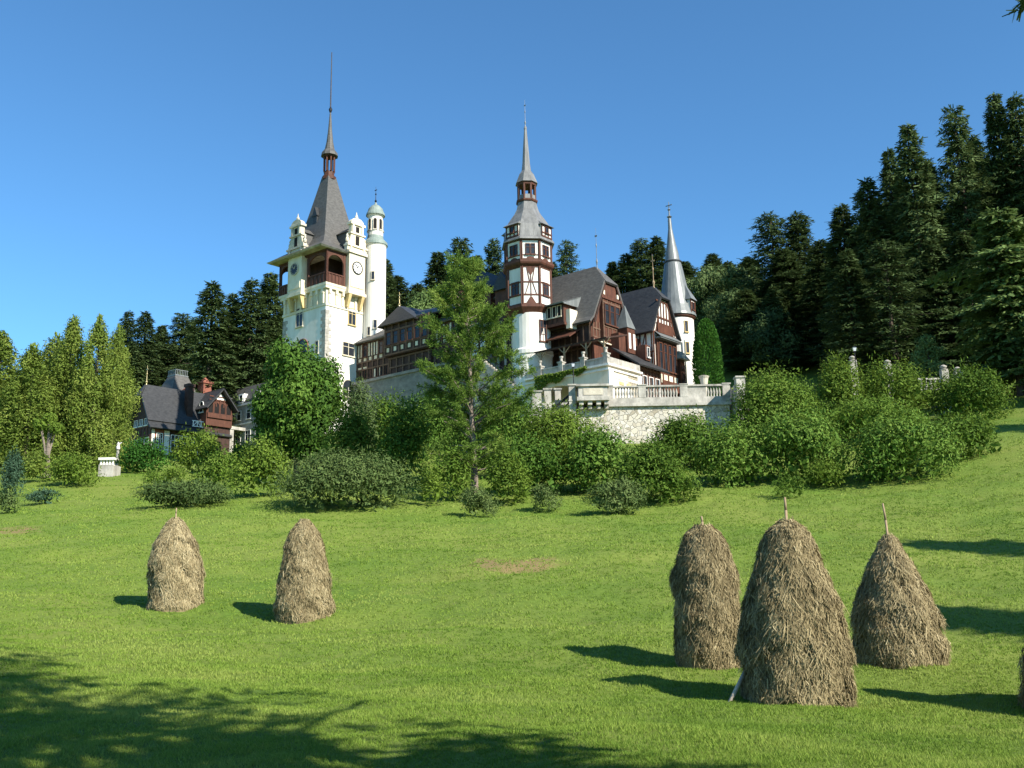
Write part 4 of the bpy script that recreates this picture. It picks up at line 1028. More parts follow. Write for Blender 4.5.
for (px, Y, lab) in ((704, 98, 'pale carved stone urn at the foot of the round tower beside the clipped green column'),):
    x = at(px, 380, Y)[0]; z1 = Zat(px, 376, Y); o = (x, Y, zfl)
    e = empty('stone_urn', o); tag(e, lab, 'urn')
    cpart('pedestal', 'limestone', e, lambda m: m.box(x - .4, x + .4, Y - .4, Y + .4, zfl - .05, zfl + .9), off=o)
    cpart('bowl', 'stone', e, lambda m: m.lathe(x, Y, [(.3, zfl + .9), (.12, zfl + 1.0), (.42, z1 - .3), (.55, z1 - .05), (.42, z1)], 16), off=o)
for (px, py, Y, lab) in ((887, 360, 90, 'small pale stone bust post peeping out above the shrubs right of centre'), (852, 356, 91, 'short pale pedestal beside the small lamp post above the shrubs'),
                     (943, 365, 88, 'left one of two round topped stone posts above the right hand shrubs'), (957, 367, 88, 'right one of two round topped stone posts above the right hand shrubs')):
    x = at(px, py, Y)[0]; z1 = Zat(px, py, Y); g = ground(x, Y); o = (x, Y, g)
    e = empty('stone_post', o); tag(e, lab, 'stone post')
    cpart('shaft', 'limestone', e, lambda m: m.box(x - .3, x + .3, Y - .3, Y + .3, g - .2, z1 - .5), off=o)
    cpart('ball', 'limestone', e, lambda m: m.lathe(x, Y, [(.36, z1 - .5), (.36, z1 - .42), (.14, z1 - .4), (.3, z1 - .22), (.3, z1 - .12), (.1, z1)], 12), off=o)
p0 = at(935, 386, 88); p1 = at(962, 386, 88)
ub = empty('upper_balustrade', (p0[0], 88, ground(p0[0], 88))); UO = tuple(ub.location)
tag(ub, 'short piece of white balustrade showing between the shrubs at the far right', 'balustrade')
zu = Zat(945, 378, 88)
cpart('rail', 'limestone', ub, lambda m: (m.box(p0[0] - 1.5, p1[0] + .6, 87.85, 88.15, zu - .15, zu), m.box(p0[0] - 1.5, p1[0] + .6, 87.9, 88.1, zu - 1.1, zu - .95)), off=UO)
for i in range(10):
    cpart('baluster', 'limestone', ub, lambda m: m.lathe(p0[0] - 1.2 + i * .42, 88, [(.09, zu - .95), (.13, zu - .6), (.06, zu - .3), (.1, zu - .15)], 8), off=UO)

# ------------------------------------------------------------------ timbered villa on the left
VW = at(196, 425, 148)
vz = lambda py, Y=150: Zat(180, py, Y)
V0 = at(150, 425, 150)
villa = empty('timber_villa', (V0[0], V0[1], 24), rad(-40)); VO = (0, 0, 24)
tag(villa, 'dark timber villa with big slate roof and brick chimneys among the trees on the left', 'villa')
vpart = lambda name, mats, parent, fn, **k: cpart(name, mats, parent, fn, off=VO, **k)
# local frame: x right-near, y right-away; ridge along y
zev, zrg, zb = vz(426), vz(381), 20.0
vb = vpart('wall', 'timber_dark', villa, lambda m: (m.box(-6.2, -.1, .3, 13, zb, zev + .4), m.prism([(-5.9, zev + .4), (-.4, zev + .4), (-2.5, zrg - 2.0), (-3.8, zrg - 2.0)], .3, 12)))
def vroof(m):
    ya, yb = -.5, 14.0
    for s in (-1, 1):
        p = [(-3.15, ya + 1.2, zrg), (-3.15, yb, zrg), (-3.15 + s * 3.2, yb, zev + .9), (-3.15 + s * 3.2, ya, zev + .9), (-3.15 + s * .9, ya, zrg - 2.0)]
        q = [(-3.15 + s * 3.2, ya, zev + .9), (-3.15 + s * 3.2, yb, zev + .9), (-3.15 + s * 4.2, yb, zev - .2), (-3.15 + s * 4.2, ya, zev - .2)]
        m.poly(p if s > 0 else p[::-1]); m.poly(q[::-1] if s > 0 else q)
    m.poly([(-3.15, ya + 1.2, zrg), (-2.25, ya - .05, zrg - 2.0), (-4.05, ya - .05, zrg - 2.0)])
vpart('roof', 'slate_dark', villa, vroof, solid=.2)
finial(villa, -3.15, .8, zrg, 3.2, .07, off=VO)
vpart('gable_frame', 'timber', vb, lambda m: posts(m, -6, -.3, zb + 2, zev + .4, [-6 + i * .95 for i in range(7)], (zev - 1.2, zev + .2, zev + 1.5), .18, .08), F=FR(0, .3, 0))
for i in range(3): window(vb, FR(0, .3, 0), -4.6 + i * 1.5, zev + .45, .9, 1.0, 'white_wood', 'glass', nv=1, nh=0, off=VO, fw=.06)
for i in range(3): window(vb, FR(0, .3, 0), -5.0 + i * 1.9, zev - 3.6, 1.1, 2.0, 'white_wood', 'glass', nv=1, nh=1, off=VO)
FV = FR(-.1, .3, 90)
vpart('wall_panel', 'plaster', vb, lambda m: (m.box(2.2, 3.1, -.06, .02, zb + 1.5, zev - .3), m.box(.1, .6, -.06, .02, zb + 1.5, zev - .3)), F=FV)
vpart('brick_panel', 'brick', vb, lambda m: (m.box(.62, 2.18, -.05, .02, zb + 1.5, zev - .3),), F=FV)
for x, w in ((1.4, .9), (4.3, 1.8), (6.6, 1.6), (8.8, 1.4)): window(vb, FV, x, zev - 3.4, w, 2.5, 'white_wood', 'glass', nv=2, nh=1, off=VO, y=-.05)
vpart('tall_chimney', 'timber_dark', villa, lambda m: (m.box(-1.6, -.6, 6.6, 7.6, zev + 2, vz(377)), m.box(-1.75, -.45, 6.45, 7.75, vz(379), vz(376))))
# tower roof with cresting
tr = vpart('tower', 'timber_dark', villa, lambda m: m.box(-9.4, -5.0, 6.4, 10.8, zb, vz(384)))
vpart('tower_roof', 'slate', tr, lambda m: m.frust(-7.2, 8.6, vz(385), 2.7, vz(361), 1.15))
vpart('roof_cresting', 'zinc', tr, lambda m: (m.box(-8.4, -6.0, 7.4, 9.8, vz(361.2), vz(360)), [m.box(-8.3 + i * .3, -8.22 + i * .3, 7.45, 7.5, vz(360), vz(354.5)) for i in range(8)], [m.box(-6.1, -6.05, 7.45 + i * .3, 7.53 + i * .3, vz(360), vz(354.5)) for i in range(8)],
       m.box(-8.35, -6.0, 7.42, 7.5, vz(355.3), vz(354.8)), m.box(-6.1, -6.02, 7.42, 9.75, vz(355.3), vz(354.8))) and None)
vpart('tower_dormer', 'brick', tr, lambda m: (m.box(-5.6, -4.5, 8.1, 9.3, vz(386), vz(378)), m.prism([(7.9, vz(378)), (9.5, vz(378)), (8.7, vz(374))], -1, .3, FR(-4.5, 0, 90))))
# cross gable with an arcaded balcony
cg = vpart('cross_gable', 'timber', villa, lambda m: (m.prism([(9.0, vz(418)), (13.8, vz(418)), (13.8, vz(400)), (11.4, vz(381)), (9.0, vz(400))], .0, 6.0, FR(1.0, 0, 90)),))
def cgroof(m):
    zt_, ze_ = vz(378.5), vz(401)
    for s in (-1, 1):
        p = [(2.0, 11.4, zt_), (-6, 11.4, zt_), (-6, 11.4 + s * 3.0, ze_), (2.0, 11.4 + s * 3.0, ze_)]
        m.poly(p if s < 0 else p[::-1])
vpart('cross_gable_roof', 'slate_dark', cg, cgroof, solid=.2)
FC = FR(1.0, 0, 90)
vpart('gable_plaster', 'plaster', cg, lambda m: m.prism([(10.2, vz(391)), (12.6, vz(391)), (11.4, vz(382.5))], -.06, .0), F=FC)
vpart('gable_frame', 'timber', cg, lambda m: posts(m, 9.4, 13.4, vz(398), vz(390), [10.7, 11.4, 12.1], (vz(391), vz(387.5)), .16, .12), F=FC)
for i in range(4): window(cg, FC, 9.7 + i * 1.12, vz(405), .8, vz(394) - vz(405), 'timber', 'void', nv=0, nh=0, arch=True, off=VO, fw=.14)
vpart('balcony_rail', 'timber', cg, lambda m: m.box(9.1, 13.7, -.25, -.1, vz(410), vz(405.5)), F=FC)
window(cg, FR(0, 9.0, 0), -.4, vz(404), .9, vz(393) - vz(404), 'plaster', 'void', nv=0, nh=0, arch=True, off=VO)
vpart('lower_wall', 'timber_dark', villa, lambda m: (m.box(-4, .6, 9.0, 14.2, zb, vz(417)),))
vpart('cross_window', 'white_wood', villa, lambda m: posts(m, 6.6, 8.6, vz(421), vz(415), [6.8, 7.5, 8.2], (vz(421), vz(415.5)), .12, .1, diag=[(6.8, vz(421), 7.5, vz(415.5)), (7.5, vz(415.5), 8.2, vz(421))]), F=FR(.9, 0, 90))
vpart('brick_chimney', 'brick', villa, lambda m: (m.box(-5.4, -3.6, 11.2, 12.8, zev + 3, vz(367)), m.box(-5.6, -3.4, 11.0, 13.0, vz(368), vz(366)), m.frust(-4.5, 12.0, vz(366), .6, vz(361), .1)))

# grey stone house behind, right of the villa
H0 = at(214, 440, 168)
gh = empty('grey_house', (H0[0], H0[1], 24), rad(-40)); HO = (0, 0, 24)
tag(gh, 'pale grey mansion with small dark windows between villa and big leafy tree', 'house')
hz = lambda py: Zat(235, py, 162)
hpart = lambda name, mats, parent, fn, **k: cpart(name, mats, parent, fn, off=HO, **k)
hw_ = hpart('wall', 'limestone', gh, lambda m: m.box(0, 16, 0, 9, 18, hz(404)))
hpart('roof', 'slate', gh, lambda m: m.frust(8, 4.5, hz(404), 8.3, hz(384), 6.6, h0y=4.8, h1y=3.2))
hpart('cornice', 'plaster', gh, lambda m: (m.box(-.3, 16.3, -.3, 9.3, hz(405), hz(403)), m.box(-.12, 16.1, -.12, 9.1, hz(424), hz(422.5))))
for i in range(5): window(gh, FR(0, 0, 0), 1.6 + i * 2.7, hz(419), 1.0, hz(410) - hz(419), 'plaster', 'glass', nv=0, nh=1, off=HO)
for i in range(5): window(gh, FR(0, 0, 0), 1.6 + i * 2.7, hz(443), 1.3, hz(431) - hz(443), 'plaster', 'glass', nv=1, nh=1, off=HO)
for i in range(3):
    hpart('dormer', 'plaster', gh, lambda m: m.box(2.6 + i * 4.4, 4.0 + i * 4.4, -.2, 2.5, hz(403), hz(393)))
    window(gh, FR(0, -.2, 0), 3.3 + i * 4.4, hz(401.5), .8, hz(394.5) - hz(401.5), 'plaster', 'glass', nv=0, nh=0, off=HO)
hpart('porch', 'limestone', gh, lambda m: (m.box(3, 9, -3.0, -.01, hz(431), hz(428)), m.box(3.2, 3.9, -2.9, -2.2, 18, hz(431)), m.box(8.2, 8.9, -2.9, -2.2, 18, hz(431))))

# white parapet on the left lawn and the pale statue beside it
px0 = at(97, 466, 78); px1 = at(118, 466, 78); g0 = ground((px0[0] + px1[0]) / 2, 78); zt0 = Zat(108, 458, 78); o = ((px0[0] + px1[0]) / 2, 78, g0)
e = empty('white_parapet', o); tag(e, 'short white stone parapet with little pillars on the lawn below the bright conifers', 'parapet')
xm = o[0]; hwid = (px1[0] - px0[0]) / 2 * .7
cpart('base', 'limestone', e, lambda m: (m.box(xm - hwid, xm + hwid, 77.7, 79.2, g0 - .8, g0 + (zt0 - g0) * .62),), off=o)
cpart('rail', 'plaster', e, lambda m: (m.box(xm - hwid - .06, xm + hwid + .06, 77.65, 78.1, zt0 - .18, zt0),), off=o)
for i in range(5): cpart('baluster', 'plaster', e, lambda m: m.lathe(xm - hwid * .8 + i * hwid * .4, 77.87, [(.1, g0 + (zt0 - g0) * .62), (.14, g0 + (zt0 - g0) * .55), (.07, zt0 - .35), (.11, zt0 - .18)], 8), off=o)
x = at(118, 450, 82)[0]; g1 = ground(x, 82); z1 = Zat(118, 442, 82); o = (x, 82, g1)
e = empty('garden_statue', o); tag(e, 'slim pale stone figure on a column beside the white parapet', 'statue')
cpart('column', 'limestone', e, lambda m: m.lathe(x, 82, [(.25, g1 - .1), (.25, g1 + .25), (.14, g1 + .35), (.12, z1 - .7), (.2, z1 - .62)], 10), off=o)
cpart('figure', 'plaster', e, lambda m: (m.lathe(x, 82, [(.14, z1 - .62), (.17, z1 - .45), (.1, z1 - .3), (.15, z1 - .2), (.06, z1 - .12), (.08, z1 - .06), (.02, z1)], 10), m.tube((x, 82, z1 - .2), (x + .28, 82, z1 - .05), .05, .04, 6)), off=o)
# ------------------------------------------------------------------ haystacks
def haystack(label, px, base, prof_px, pole_px, seed, strands, pole_lean=0.0, Y=None, wide=.9, lean=0.0, tone=0.0, group='haystacks on the meadow'):
    rg = np.random.RandomState(seed)
    p = hit(px, base) if Y is None else np.array([at(px, base, Y)[0], Y, 0])
    # the visible foot is the near edge: the axis stands a radius further back
    r0 = prof_px[0][1] * p[1] / 1000
    Yc = p[1] + r0 * .9
    x = at(px, base, Yc)[0]; g = ground(x, Yc); k = Yc / 1000
    ztop = Zat(px, prof_px[-1][0], Yc)
    zs = np.array([max(0.0, Zat(px, q[0], Yc) - g) if i else 0.0 for i, q in enumerate(prof_px)]); rs = np.array([q[1] * k * wide for q in prof_px])
    H = zs[-1]
    e = empty('haystack', (x, Yc, g)); tag(e, label, 'haystack', group)
    ph = rg.rand(8) * 6.28; lf = .95 + .5 * rg.rand()
    dents = [(rg.rand() * 6.28, H * rg.uniform(.05, .85), rg.uniform(.06, .2), rg.uniform(.08, .2)) for _ in range(22)]
    def radius(z, a):
        r = np.interp(z, zs, rs)
        b = .6 * (.045 * np.sin(3 * a + ph[0] + z * 1.3) + .05 * np.sin(2 * a + ph[1] - z * 2.1) + .035 * np.sin(7 * a + ph[2] + 3 * z) * np.sin(5 * z + ph[3]) + .03 * np.sin(11 * z + ph[4] + 2 * np.sin(2 * a)) + .02 * np.sin(13 * a + 9 * z + ph[5]))
        saw = lambda q: (q % 1.0)
        lay = .1 * (.5 - saw(z * lf + ph[6] / 6.28 + .16 * np.sin(a * 2 + ph[0]) + .1 * np.sin(a * 5 + ph[3]))) + .05 * (.5 - saw(z * lf * 2.3 + ph[7] / 6.28 + .22 * np.sin(a * 3 + ph[1])))
        b = b + lay * np.clip(np.sin(a * 2.0 + z * 1.7 + ph[2]) * .6 + .7, 0, 1.2) + .05 * np.sin(a * 4 + 2.2 * z + ph[5]) * np.sin(2.7 * z + ph[1])
        for (da, dz, dd, ds) in dents: b = b - dd * np.exp(-(((np.mod(a - da + 3.1416, 6.2832) - 3.1416) * r) ** 2 * 1.6 + (z - dz) ** 2) / ds ** 2)
        return r * (1 + b) + .012
    nz, na = 44, 56
    z = np.linspace(-.45, H, nz)[:, None] * np.ones((1, na)); a = np.linspace(0, 2 * np.pi, na, endpoint=False)[None, :] * np.ones((nz, 1))
    r = radius(np.maximum(z, 0), a) * .965
    v = np.stack([r * np.cos(a), r * np.sin(a), z], -1).reshape(-1, 3)
    v = np.concatenate([v, [[0, 0, H + .03]]])
    lm = lean * k / H
    v[:, 0] += lm * np.maximum(v[:, 2], 0)
    id_ = np.arange(nz * na).reshape(nz, na)
    f = [(id_[j, i], id_[j, (i + 1) % na], id_[j + 1, (i + 1) % na], id_[j + 1, i]) for j in range(nz - 1) for i in range(na)]
    f += [(id_[-1, i], id_[-1, (i + 1) % na], nz * na, nz * na) for i in range(na)]
    # strands: thin stalks lying down the flanks
    n = strands
    zz_ = H * (1 - rg.rand(n) ** 1.15) * 1.03 - .06; aa = rg.rand(n) * 6.283
    keep = rg.rand(n) < np.interp(zz_, zs, rs) / rs.max() + .12
    zz_ = zz_[keep]; aa = aa[keep]; n = len(zz_)
    rr = radius(zz_, aa) * (.955 + .06 * rg.rand(n))
    slope = (np.interp(zz_ + .05, zs, rs) - np.interp(zz_ - .05, zs, rs)) / .1
    er = np.stack([np.cos(aa), np.sin(aa), np.zeros(n)], -1); et = np.stack([-np.sin(aa), np.cos(aa), np.zeros(n)], -1)
    dn = unit(-slope[:, None] * er - np.array([0, 0, 1.0]))
    d = unit(dn + et * rg.normal(0, .55, (n, 1)) + er * (rg.normal(.05, .16, (n, 1))))
    L = (.08 + .17 * rg.rand(n, 1) ** 2 + .3 * (rg.rand(n, 1) < .05)) * np.interp(H - zz_, [0, .5], [.45, 1])[:, None]
    c = er * rr[:, None]; c[:, 2] = zz_
    s = unit(np.cross(d, er + rg.normal(0, .4, (n, 3)))) * (.0034 + .0044 * rg.rand(n, 1)) * (.8 + Yc / 60)
    sag = er * (.02 * rg.normal(0, 1, (n, 1)))
    q0 = c - d * L * .5; q1 = c + sag; q2 = c + d * L * .5 + er * rg.normal(.0, .02, (n, 1))
    for q in (q1, q2): np.maximum(q[:, 2], -.12, out=q[:, 2])
    sv = np.stack([q0 - s, q0 + s, q1 + s, q1 - s, q2 + s * .5, q2 - s * .5], 1).reshape(-1, 3)
    sv[:, 0] += lm * np.maximum(sv[:, 2], 0)
    b = len(v) + np.arange(n)[:, None] * 6
    sf = np.concatenate([b + np.array([[0, 1, 2, 3]]), b + np.array([[3, 2, 4, 5]])])
    pat = .46 + tone + .13 * np.sin(4 * aa + 5 * zz_ + ph[6]) * np.sin(3 * zz_ + ph[7]) + .1 * np.sin(9 * aa + 2 * zz_ + ph[2]) * np.sin(8 * zz_ + ph[1]) + rg.normal(0, .17, n)
    tone = np.concatenate([np.full(len(f), .3), np.clip(pat, 0, 1), np.clip(pat, 0, 1)])
    link_obj('hay', np_mesh('hay', np.concatenate([v, sv]), np.concatenate([np.array(f), sf]), tone), M['hay'], e)
    if pole_px:
        hp = Zat(px, pole_px, Yc) - g
        mb = MB(); mb.sm = True
        lx = lean * k; mb.tube((lx * .9, 0, H * .8), (lx + pole_lean * .5, 0, (H + hp) / 2), .025, .024, 7); mb.tube((lx + pole_lean * .5, 0, (H + hp) / 2), (lx + pole_lean, .01, hp), .024, .019, 7)
        mb.build('pole', M['wood_pole'], e)
    return e
haystack('largest haystack standing closest in front, a stick leaning at its foot', 797, 705, [(705, 57), (690, 58), (672, 58), (636, 55), (600, 47), (581, 41), (563, 35), (545, 28), (533, 22), (526, 16), (523, 9)], 497, 1, 85000, wide=.86, lean=3, tone=-.05)
haystack('rounded haystack left of the largest one, short pole tip on top', 709, 670, [(670, 32), (650, 35), (625, 35), (600, 34), (575, 32), (555, 27), (542, 22), (533, 16), (527, 9)], 516, 2, 42000, -.02, lean=2, wide=.9)
haystack('cone shaped haystack right of the largest one with a tall leaning pole', 900, 670, [(670, 42), (650, 44), (628, 42), (605, 36), (585, 29), (565, 22), (550, 13), (541, 9), (537, 5)], 503, 3, 42000, -.05, lean=1, wide=.94)
haystack('slim haystack farthest left on the meadow with a tiny pole tip', 175, 612, [(612, 26), (600, 25), (580, 25), (560, 24), (545, 20), (530, 13), (522, 8), (519, 4)], 508, 4, 30000, lean=-4, tone=.1, wide=.97)
haystack('slim haystack without a pole, right of the farthest left one', 304, 623, [(623, 28), (605, 28), (588, 26), (565, 22), (548, 19), (533, 14), (526, 9), (521, 5)], None, 5, 30000, lean=-2, tone=.1, wide=.97)
haystack('haystack cut off by the right edge of the picture', 1086, 722, [(722, 54), (700, 57), (660, 52), (625, 43), (590, 34), (560, 22), (545, 10)], None, 6, 14000, Y=15.6)
q = hit(729, 703); q2 = at(746, 669, q[1] + .28)
mb = MB(); mb.sm = True
off = (q[0], q[1], q[2])
mb.tube((q[0], q[1], q[2] - .02), tuple(q2), .035, .03, 7)
tag(mb.build('wooden_stick', M['pale_stick'], None, (0, 0, 0)), 'pale wooden stick leaning against the left foot of the largest haystack', 'stick')

# ------------------------------------------------------------------ shrubs and garden bushes (extents measured in the photograph)
shrub('narrow blue green columnar bush at the left edge of the meadow', 3, 27, 450, 498, 'blue', .14, .4, .7, up=1.0, name='columnar_bush', cat='bush', depth=1.0, nl=26)
shrub('broad dull green bush left of the white parapet', 46, 102, 452, 490, 'shrub_light', .17, .5, .55, tone=.4)
shrub('scrubby low bush at the lower left corner of the tree row', -14, 24, 490, 516, 'juniper', .13, .5, .5)
shrub('yellow green bush under the leftmost bright conifers', 22, 58, 448, 490, 'thuja', .15, .5, .5, Y=72)
shrub('flat grey green mat of ground cover on the left slope', 26, 66, 488, 506, 'blue', .11, .5, .5, squash=.8)
shrub('bright green rounded hedge bush right of the white parapet', 116, 170, 438, 474, 'hedge', .16, .6, .6)
shrub('tall bright topped bush in front of the dark villa', 170, 224, 428, 482, 'shrub_light', .17, .6, .55, Y=82, name='bush', cat='bush')
shrub('tiny round bush left of a second one on the left lawn', 142, 164, 470, 489, 'shrub', .12, .6, .5)
shrub('small round bush right of a tiny one below the tall bright topped bush', 160, 190, 466, 486, 'shrub_light', .13, .6, .5, tone=.4)
shrub('low spreading grey green juniper mat on the left lawn', 136, 232, 480, 510, 'juniper', .14, .4, .6, squash=.8, name='juniper', tone=.6)
shrub('medium dull bush between the juniper mat and the round light bush', 194, 246, 450, 492, 'shrub', .15, .6, .55, tone=.55)
shrub('round light green bush below the big leafy tree', 230, 298, 438, 500, 'shrub_light', .16, .6, .6, tone=.45)
shrub('big dark grey green juniper mound in the middle left', 276, 420, 450, 516, 'juniper', .15, .38, .6, depth=.6, name='juniper', nl=34, up=.6, tone=.4)
shrub('small dark spiky bush right of the big leafy tree', 338, 384, 378, 452, 'spruce', .2, .35, .6, Y=74, up=.8, tone=.8)
shrub('mid green bush above the juniper mound', 318, 388, 408, 470, 'shrub', .17, .6, .55, Y=68)
shrub('dark broad bush under the castle wing left of the larch', 372, 440, 396, 476, 'maple', .18, .6, .55, Y=66)
shrub('low bright green tuft beside the larch trunk', 415, 450, 462, 496, 'shrub_light', .13, .5, .5, Y=57)
shrub('small ball shaped bush at the foot of the larch', 454, 499, 486, 520, 'juniper', .1, .45, .7, tone=.62, name='ball_bush', cat='bush')
shrub('little ball shaped bush right of the one at the larch foot', 526, 562, 484, 515, 'juniper', .1, .45, .7, tone=.6, name='ball_bush', cat='bush')
shrub('wide low bush right of the two ball shaped ones', 584, 648, 478, 515, 'juniper', .12, .45, .65, tone=.55)
shrub('dark leafy bush directly right of the larch trunk', 488, 570, 432, 502, 'maple', .17, .6, .55, Y=60)
shrub('tall light green bush below the garden stair', 500, 610, 404, 480, 'shrub_light', .16, .55, .55, Y=66, tone=.42, nl=30)
shrub('large dark bush under the bastion', 556, 648, 428, 502, 'maple', .17, .6, .55, Y=60, tone=.55)
shrub('rounded mid green bush in front of the rough stone wall', 606, 694, 440, 508, 'shrub', .16, .6, .55)
shrub('small bush at the right end of the middle shrub belt', 652, 702, 464, 508, 'shrub', .14, .55, .6, tone=.4)
shrub('bush covering the arch of the stone wall', 645, 728, 413, 478, 'shrub', .16, .6, .55, Y=68, tone=.55)
shrub('dense bush right of the stone wall arch', 684, 768, 418, 490, 'maple', .16, .6, .55, tone=.6)
shrub('dark bush left of the biggest rounded shrub on the right', 742, 852, 412, 490, 'maple', .16, .6, .55, tone=.6, nl=30)
shrub('biggest rounded shrub on the right of the meadow', 838, 958, 416, 488, 'maple', .16, .6, .55, tone=.68, nl=32)
shrub('rightmost rounded shrub at the meadow edge', 920, 1004, 412, 466, 'shrub', .16, .6, .55, tone=.42)
shrub('tall bush hiding the end of the balustrade', 722, 824, 370, 440, 'shrub', .17, .6, .5, Y=72, tone=.5)
shrub('round topped bush below the small lamp post', 806, 868, 354, 430, 'shrub_light', .17, .6, .5, Y=78, tone=.25)
shrub('light bush between the lamp post and the upper balustrade', 842, 940, 360, 430, 'shrub_light', .17, .6, .5, Y=78, tone=.22, nl=26)
shrub('dark bush filling the middle of the right hand shrub belt', 806, 930, 398, 452, 'shrub', .17, .6, .5, Y=72, tone=.4, nl=26)
shrub('tall bush at the right end of the upper balustrade', 936, 1008, 366, 440, 'shrub', .17, .6, .5, Y=76, tone=.42)
shrub('small scraggly bush casting a shadow near the haystacks', 768, 806, 470, 500, 'shrub', .12, .4, .3, tone=.35)
shrub('little bright bush beside the scraggly one', 802, 852, 458, 493, 'shrub_light', .13, .5, .6, tone=.25)
shrub('dark bush right behind the larch trunk', 436, 506, 404, 492, 'maple', .18, .6, .55, Y=68, tone=.45)
shrub('leafy bush hiding the grey plinth under the timber wing', 398, 470, 388, 450, 'maple', .18, .6, .5, Y=84, tone=.5)
shrub('dull bush below the timber wing under the grey plinth', 352, 420, 394, 440, 'shrub', .18, .6, .5, Y=80, tone=.4)
shrub('dark bush between the big leafy tree and the villa lawn', 226, 272, 440, 482, 'maple', .18, .6, .5, Y=82, tone=.5)
shrub('dark shady bush at the foot of the garden stair', 470, 546, 392, 470, 'maple', .18, .6, .5, Y=76, tone=.4)
shrub('low bush half covering the short upper balustrade', 918, 972, 374, 430, 'shrub', .16, .6, .5, Y=80, tone=.5)
shrub('bright leafy bush just right of the larch trunk', 478, 532, 446, 498, 'shrub_light', .15, .55, .55, Y=57, tone=.4)
shrub('bright low bush just left of the larch trunk', 424, 474, 444, 492, 'shrub', .15, .55, .55, Y=59, tone=.6)
# clipped column beside the round tower
def topiary():
    rg = np.random.RandomState(77)
    Y = 112; x = at(709, 380, Y)[0]; z1 = Zat(706, 320, Y); z0 = 19.0; h = z1 - z0; r = 1.6
    n = 9000
    t = rg.rand(n); a = rg.rand(n) * 6.283
    pr = r * np.where(t < .55, .95 + .08 * np.sin(t * 5), np.sqrt(np.maximum(0, 1 - ((t - .55) / .45) ** 2)) * 1.0)
    pr = pr * (1 + .05 * np.sin(5 * a + 9 * t)) * (.86 + .16 * rg.rand(n))
    p = np.stack([pr * np.cos(a), pr * np.sin(a), t * h], -1)
    d = unit(np.stack([np.cos(a), np.sin(a), .3 + t], -1) + rg.normal(0, .5, (n, 3)))
    me = leafmesh('clipped_column', [leaves(p, d, np.full(n, .24), np.full(n, .15), .5 + .12 * np.sin(4 * a + 7 * t) + rg.normal(0, .14, n), rg)])
    o = link_mesh('clipped_column', me, M['hedge']); o.location = (x, Y, z0)
    tag(o, 'tall smooth clipped green column with rounded top right of the round tower', 'topiary')
topiary()
# ivy hanging over the loggia arch
def ivy():
    rg = np.random.RandomState(78); n = 2600
    t = rg.rand(n); u = rg.rand(n) ** 1.5
    xs_ = 32.6 + 6.9 * t; dz = (.3 + 1.5 * (1 - t) ** 2 + .3 * np.sin(t * 17)) * u
    p = np.stack([xs_, np.full(n, 2.55) - .25 * rg.rand(n), 24.95 - dz], -1)
    d = unit(rg.normal(0, .5, (n, 3)) + np.array([0, -.5, -.8]))
    me = leafmesh('ivy', [leaves(p - np.array([31, 2.5, 24]), d, np.full(n, .2), np.full(n, .17), .5 + rg.normal(0, .2, n), rg)])
    o = link_mesh('ivy', me, M['shrub_light'])
    mw = Matrix.Translation((CW[0], CW[1], 0)) @ Matrix.Rotation(rad(-40), 4, 'Z')
    o.location = mw @ Vector((31, 2.5, 24)); o.rotation_euler = (0, 0, rad(-40))
    tag(o, 'strip of ivy hanging from the cornice over the shaded loggia arch', 'ivy')
ivy()

# ------------------------------------------------------------------ trees with a character of their own
def leafy_tree(label, px, ptop, pw, Y, mat, seed, name='leafy_tree', leaf=.24, nclump=34, low=.12, bark='bark', tone=.5, dens=1.0, cat='tree', group=None):
    rg = np.random.RandomState(seed)
    x = at(px, ptop, Y)[0]; g = ground(x, Y); H = Zat(px, ptop, Y) - g; R = pw * Y / 2000
    parts = []; limbs = []
    for i in range(nclump):
        u = unit(rg.normal(0, 1, (1, 3)))[0]; q = rg.rand() ** .45
        zc = H * (low + (1 - low) * .5) + u[2] * q * H * (1 - low) * .42
        f = math.sqrt(max(.05, 1 - ((zc / H - .52) / .56) ** 2))
        c = np.array([u[0] * q * R * 1.0 * f, u[1] * q * R * 1.0 * f, zc])
        r = R * (.3 + .18 * rg.rand())
        parts.append(clump(rg, c, r, r, r * .8, int(r * r * 270 * dens / (leaf / .24) ** 2), leaf, leaf * .65, tone + rg.normal(0, .15), .1))
        if rg.rand() < .5: limbs.append(((0, 0, H * (.15 + .5 * rg.rand())), tuple(c), .09))
    al = np.concatenate([q[0] for q in parts]); rr = np.percentile(np.hypot(al[:, 0], al[:, 1]), 97); top = np.percentile(al[:, 2], 99.5)
    for q in parts: q[0][:, :2] *= R / rr; q[0][:, 2] *= H / top
    limbs = [(a, (b[0] * R / rr * .9, b[1] * R / rr * .9, b[2] * H / top), c) for a, b, c in limbs]
    return tree_thing(name, label, cat, (x, Y, g), trunk_mesh('trunk', H * .7, .28, .1, (0, 0), rg, limbs), leafmesh('crown', parts), M[bark], M[mat], group)
leafy_tree('big round dark green leafy tree left of the castle wing', 300, 347, 90, 76, 'maple', 21, nclump=75, low=.04, tone=.3)

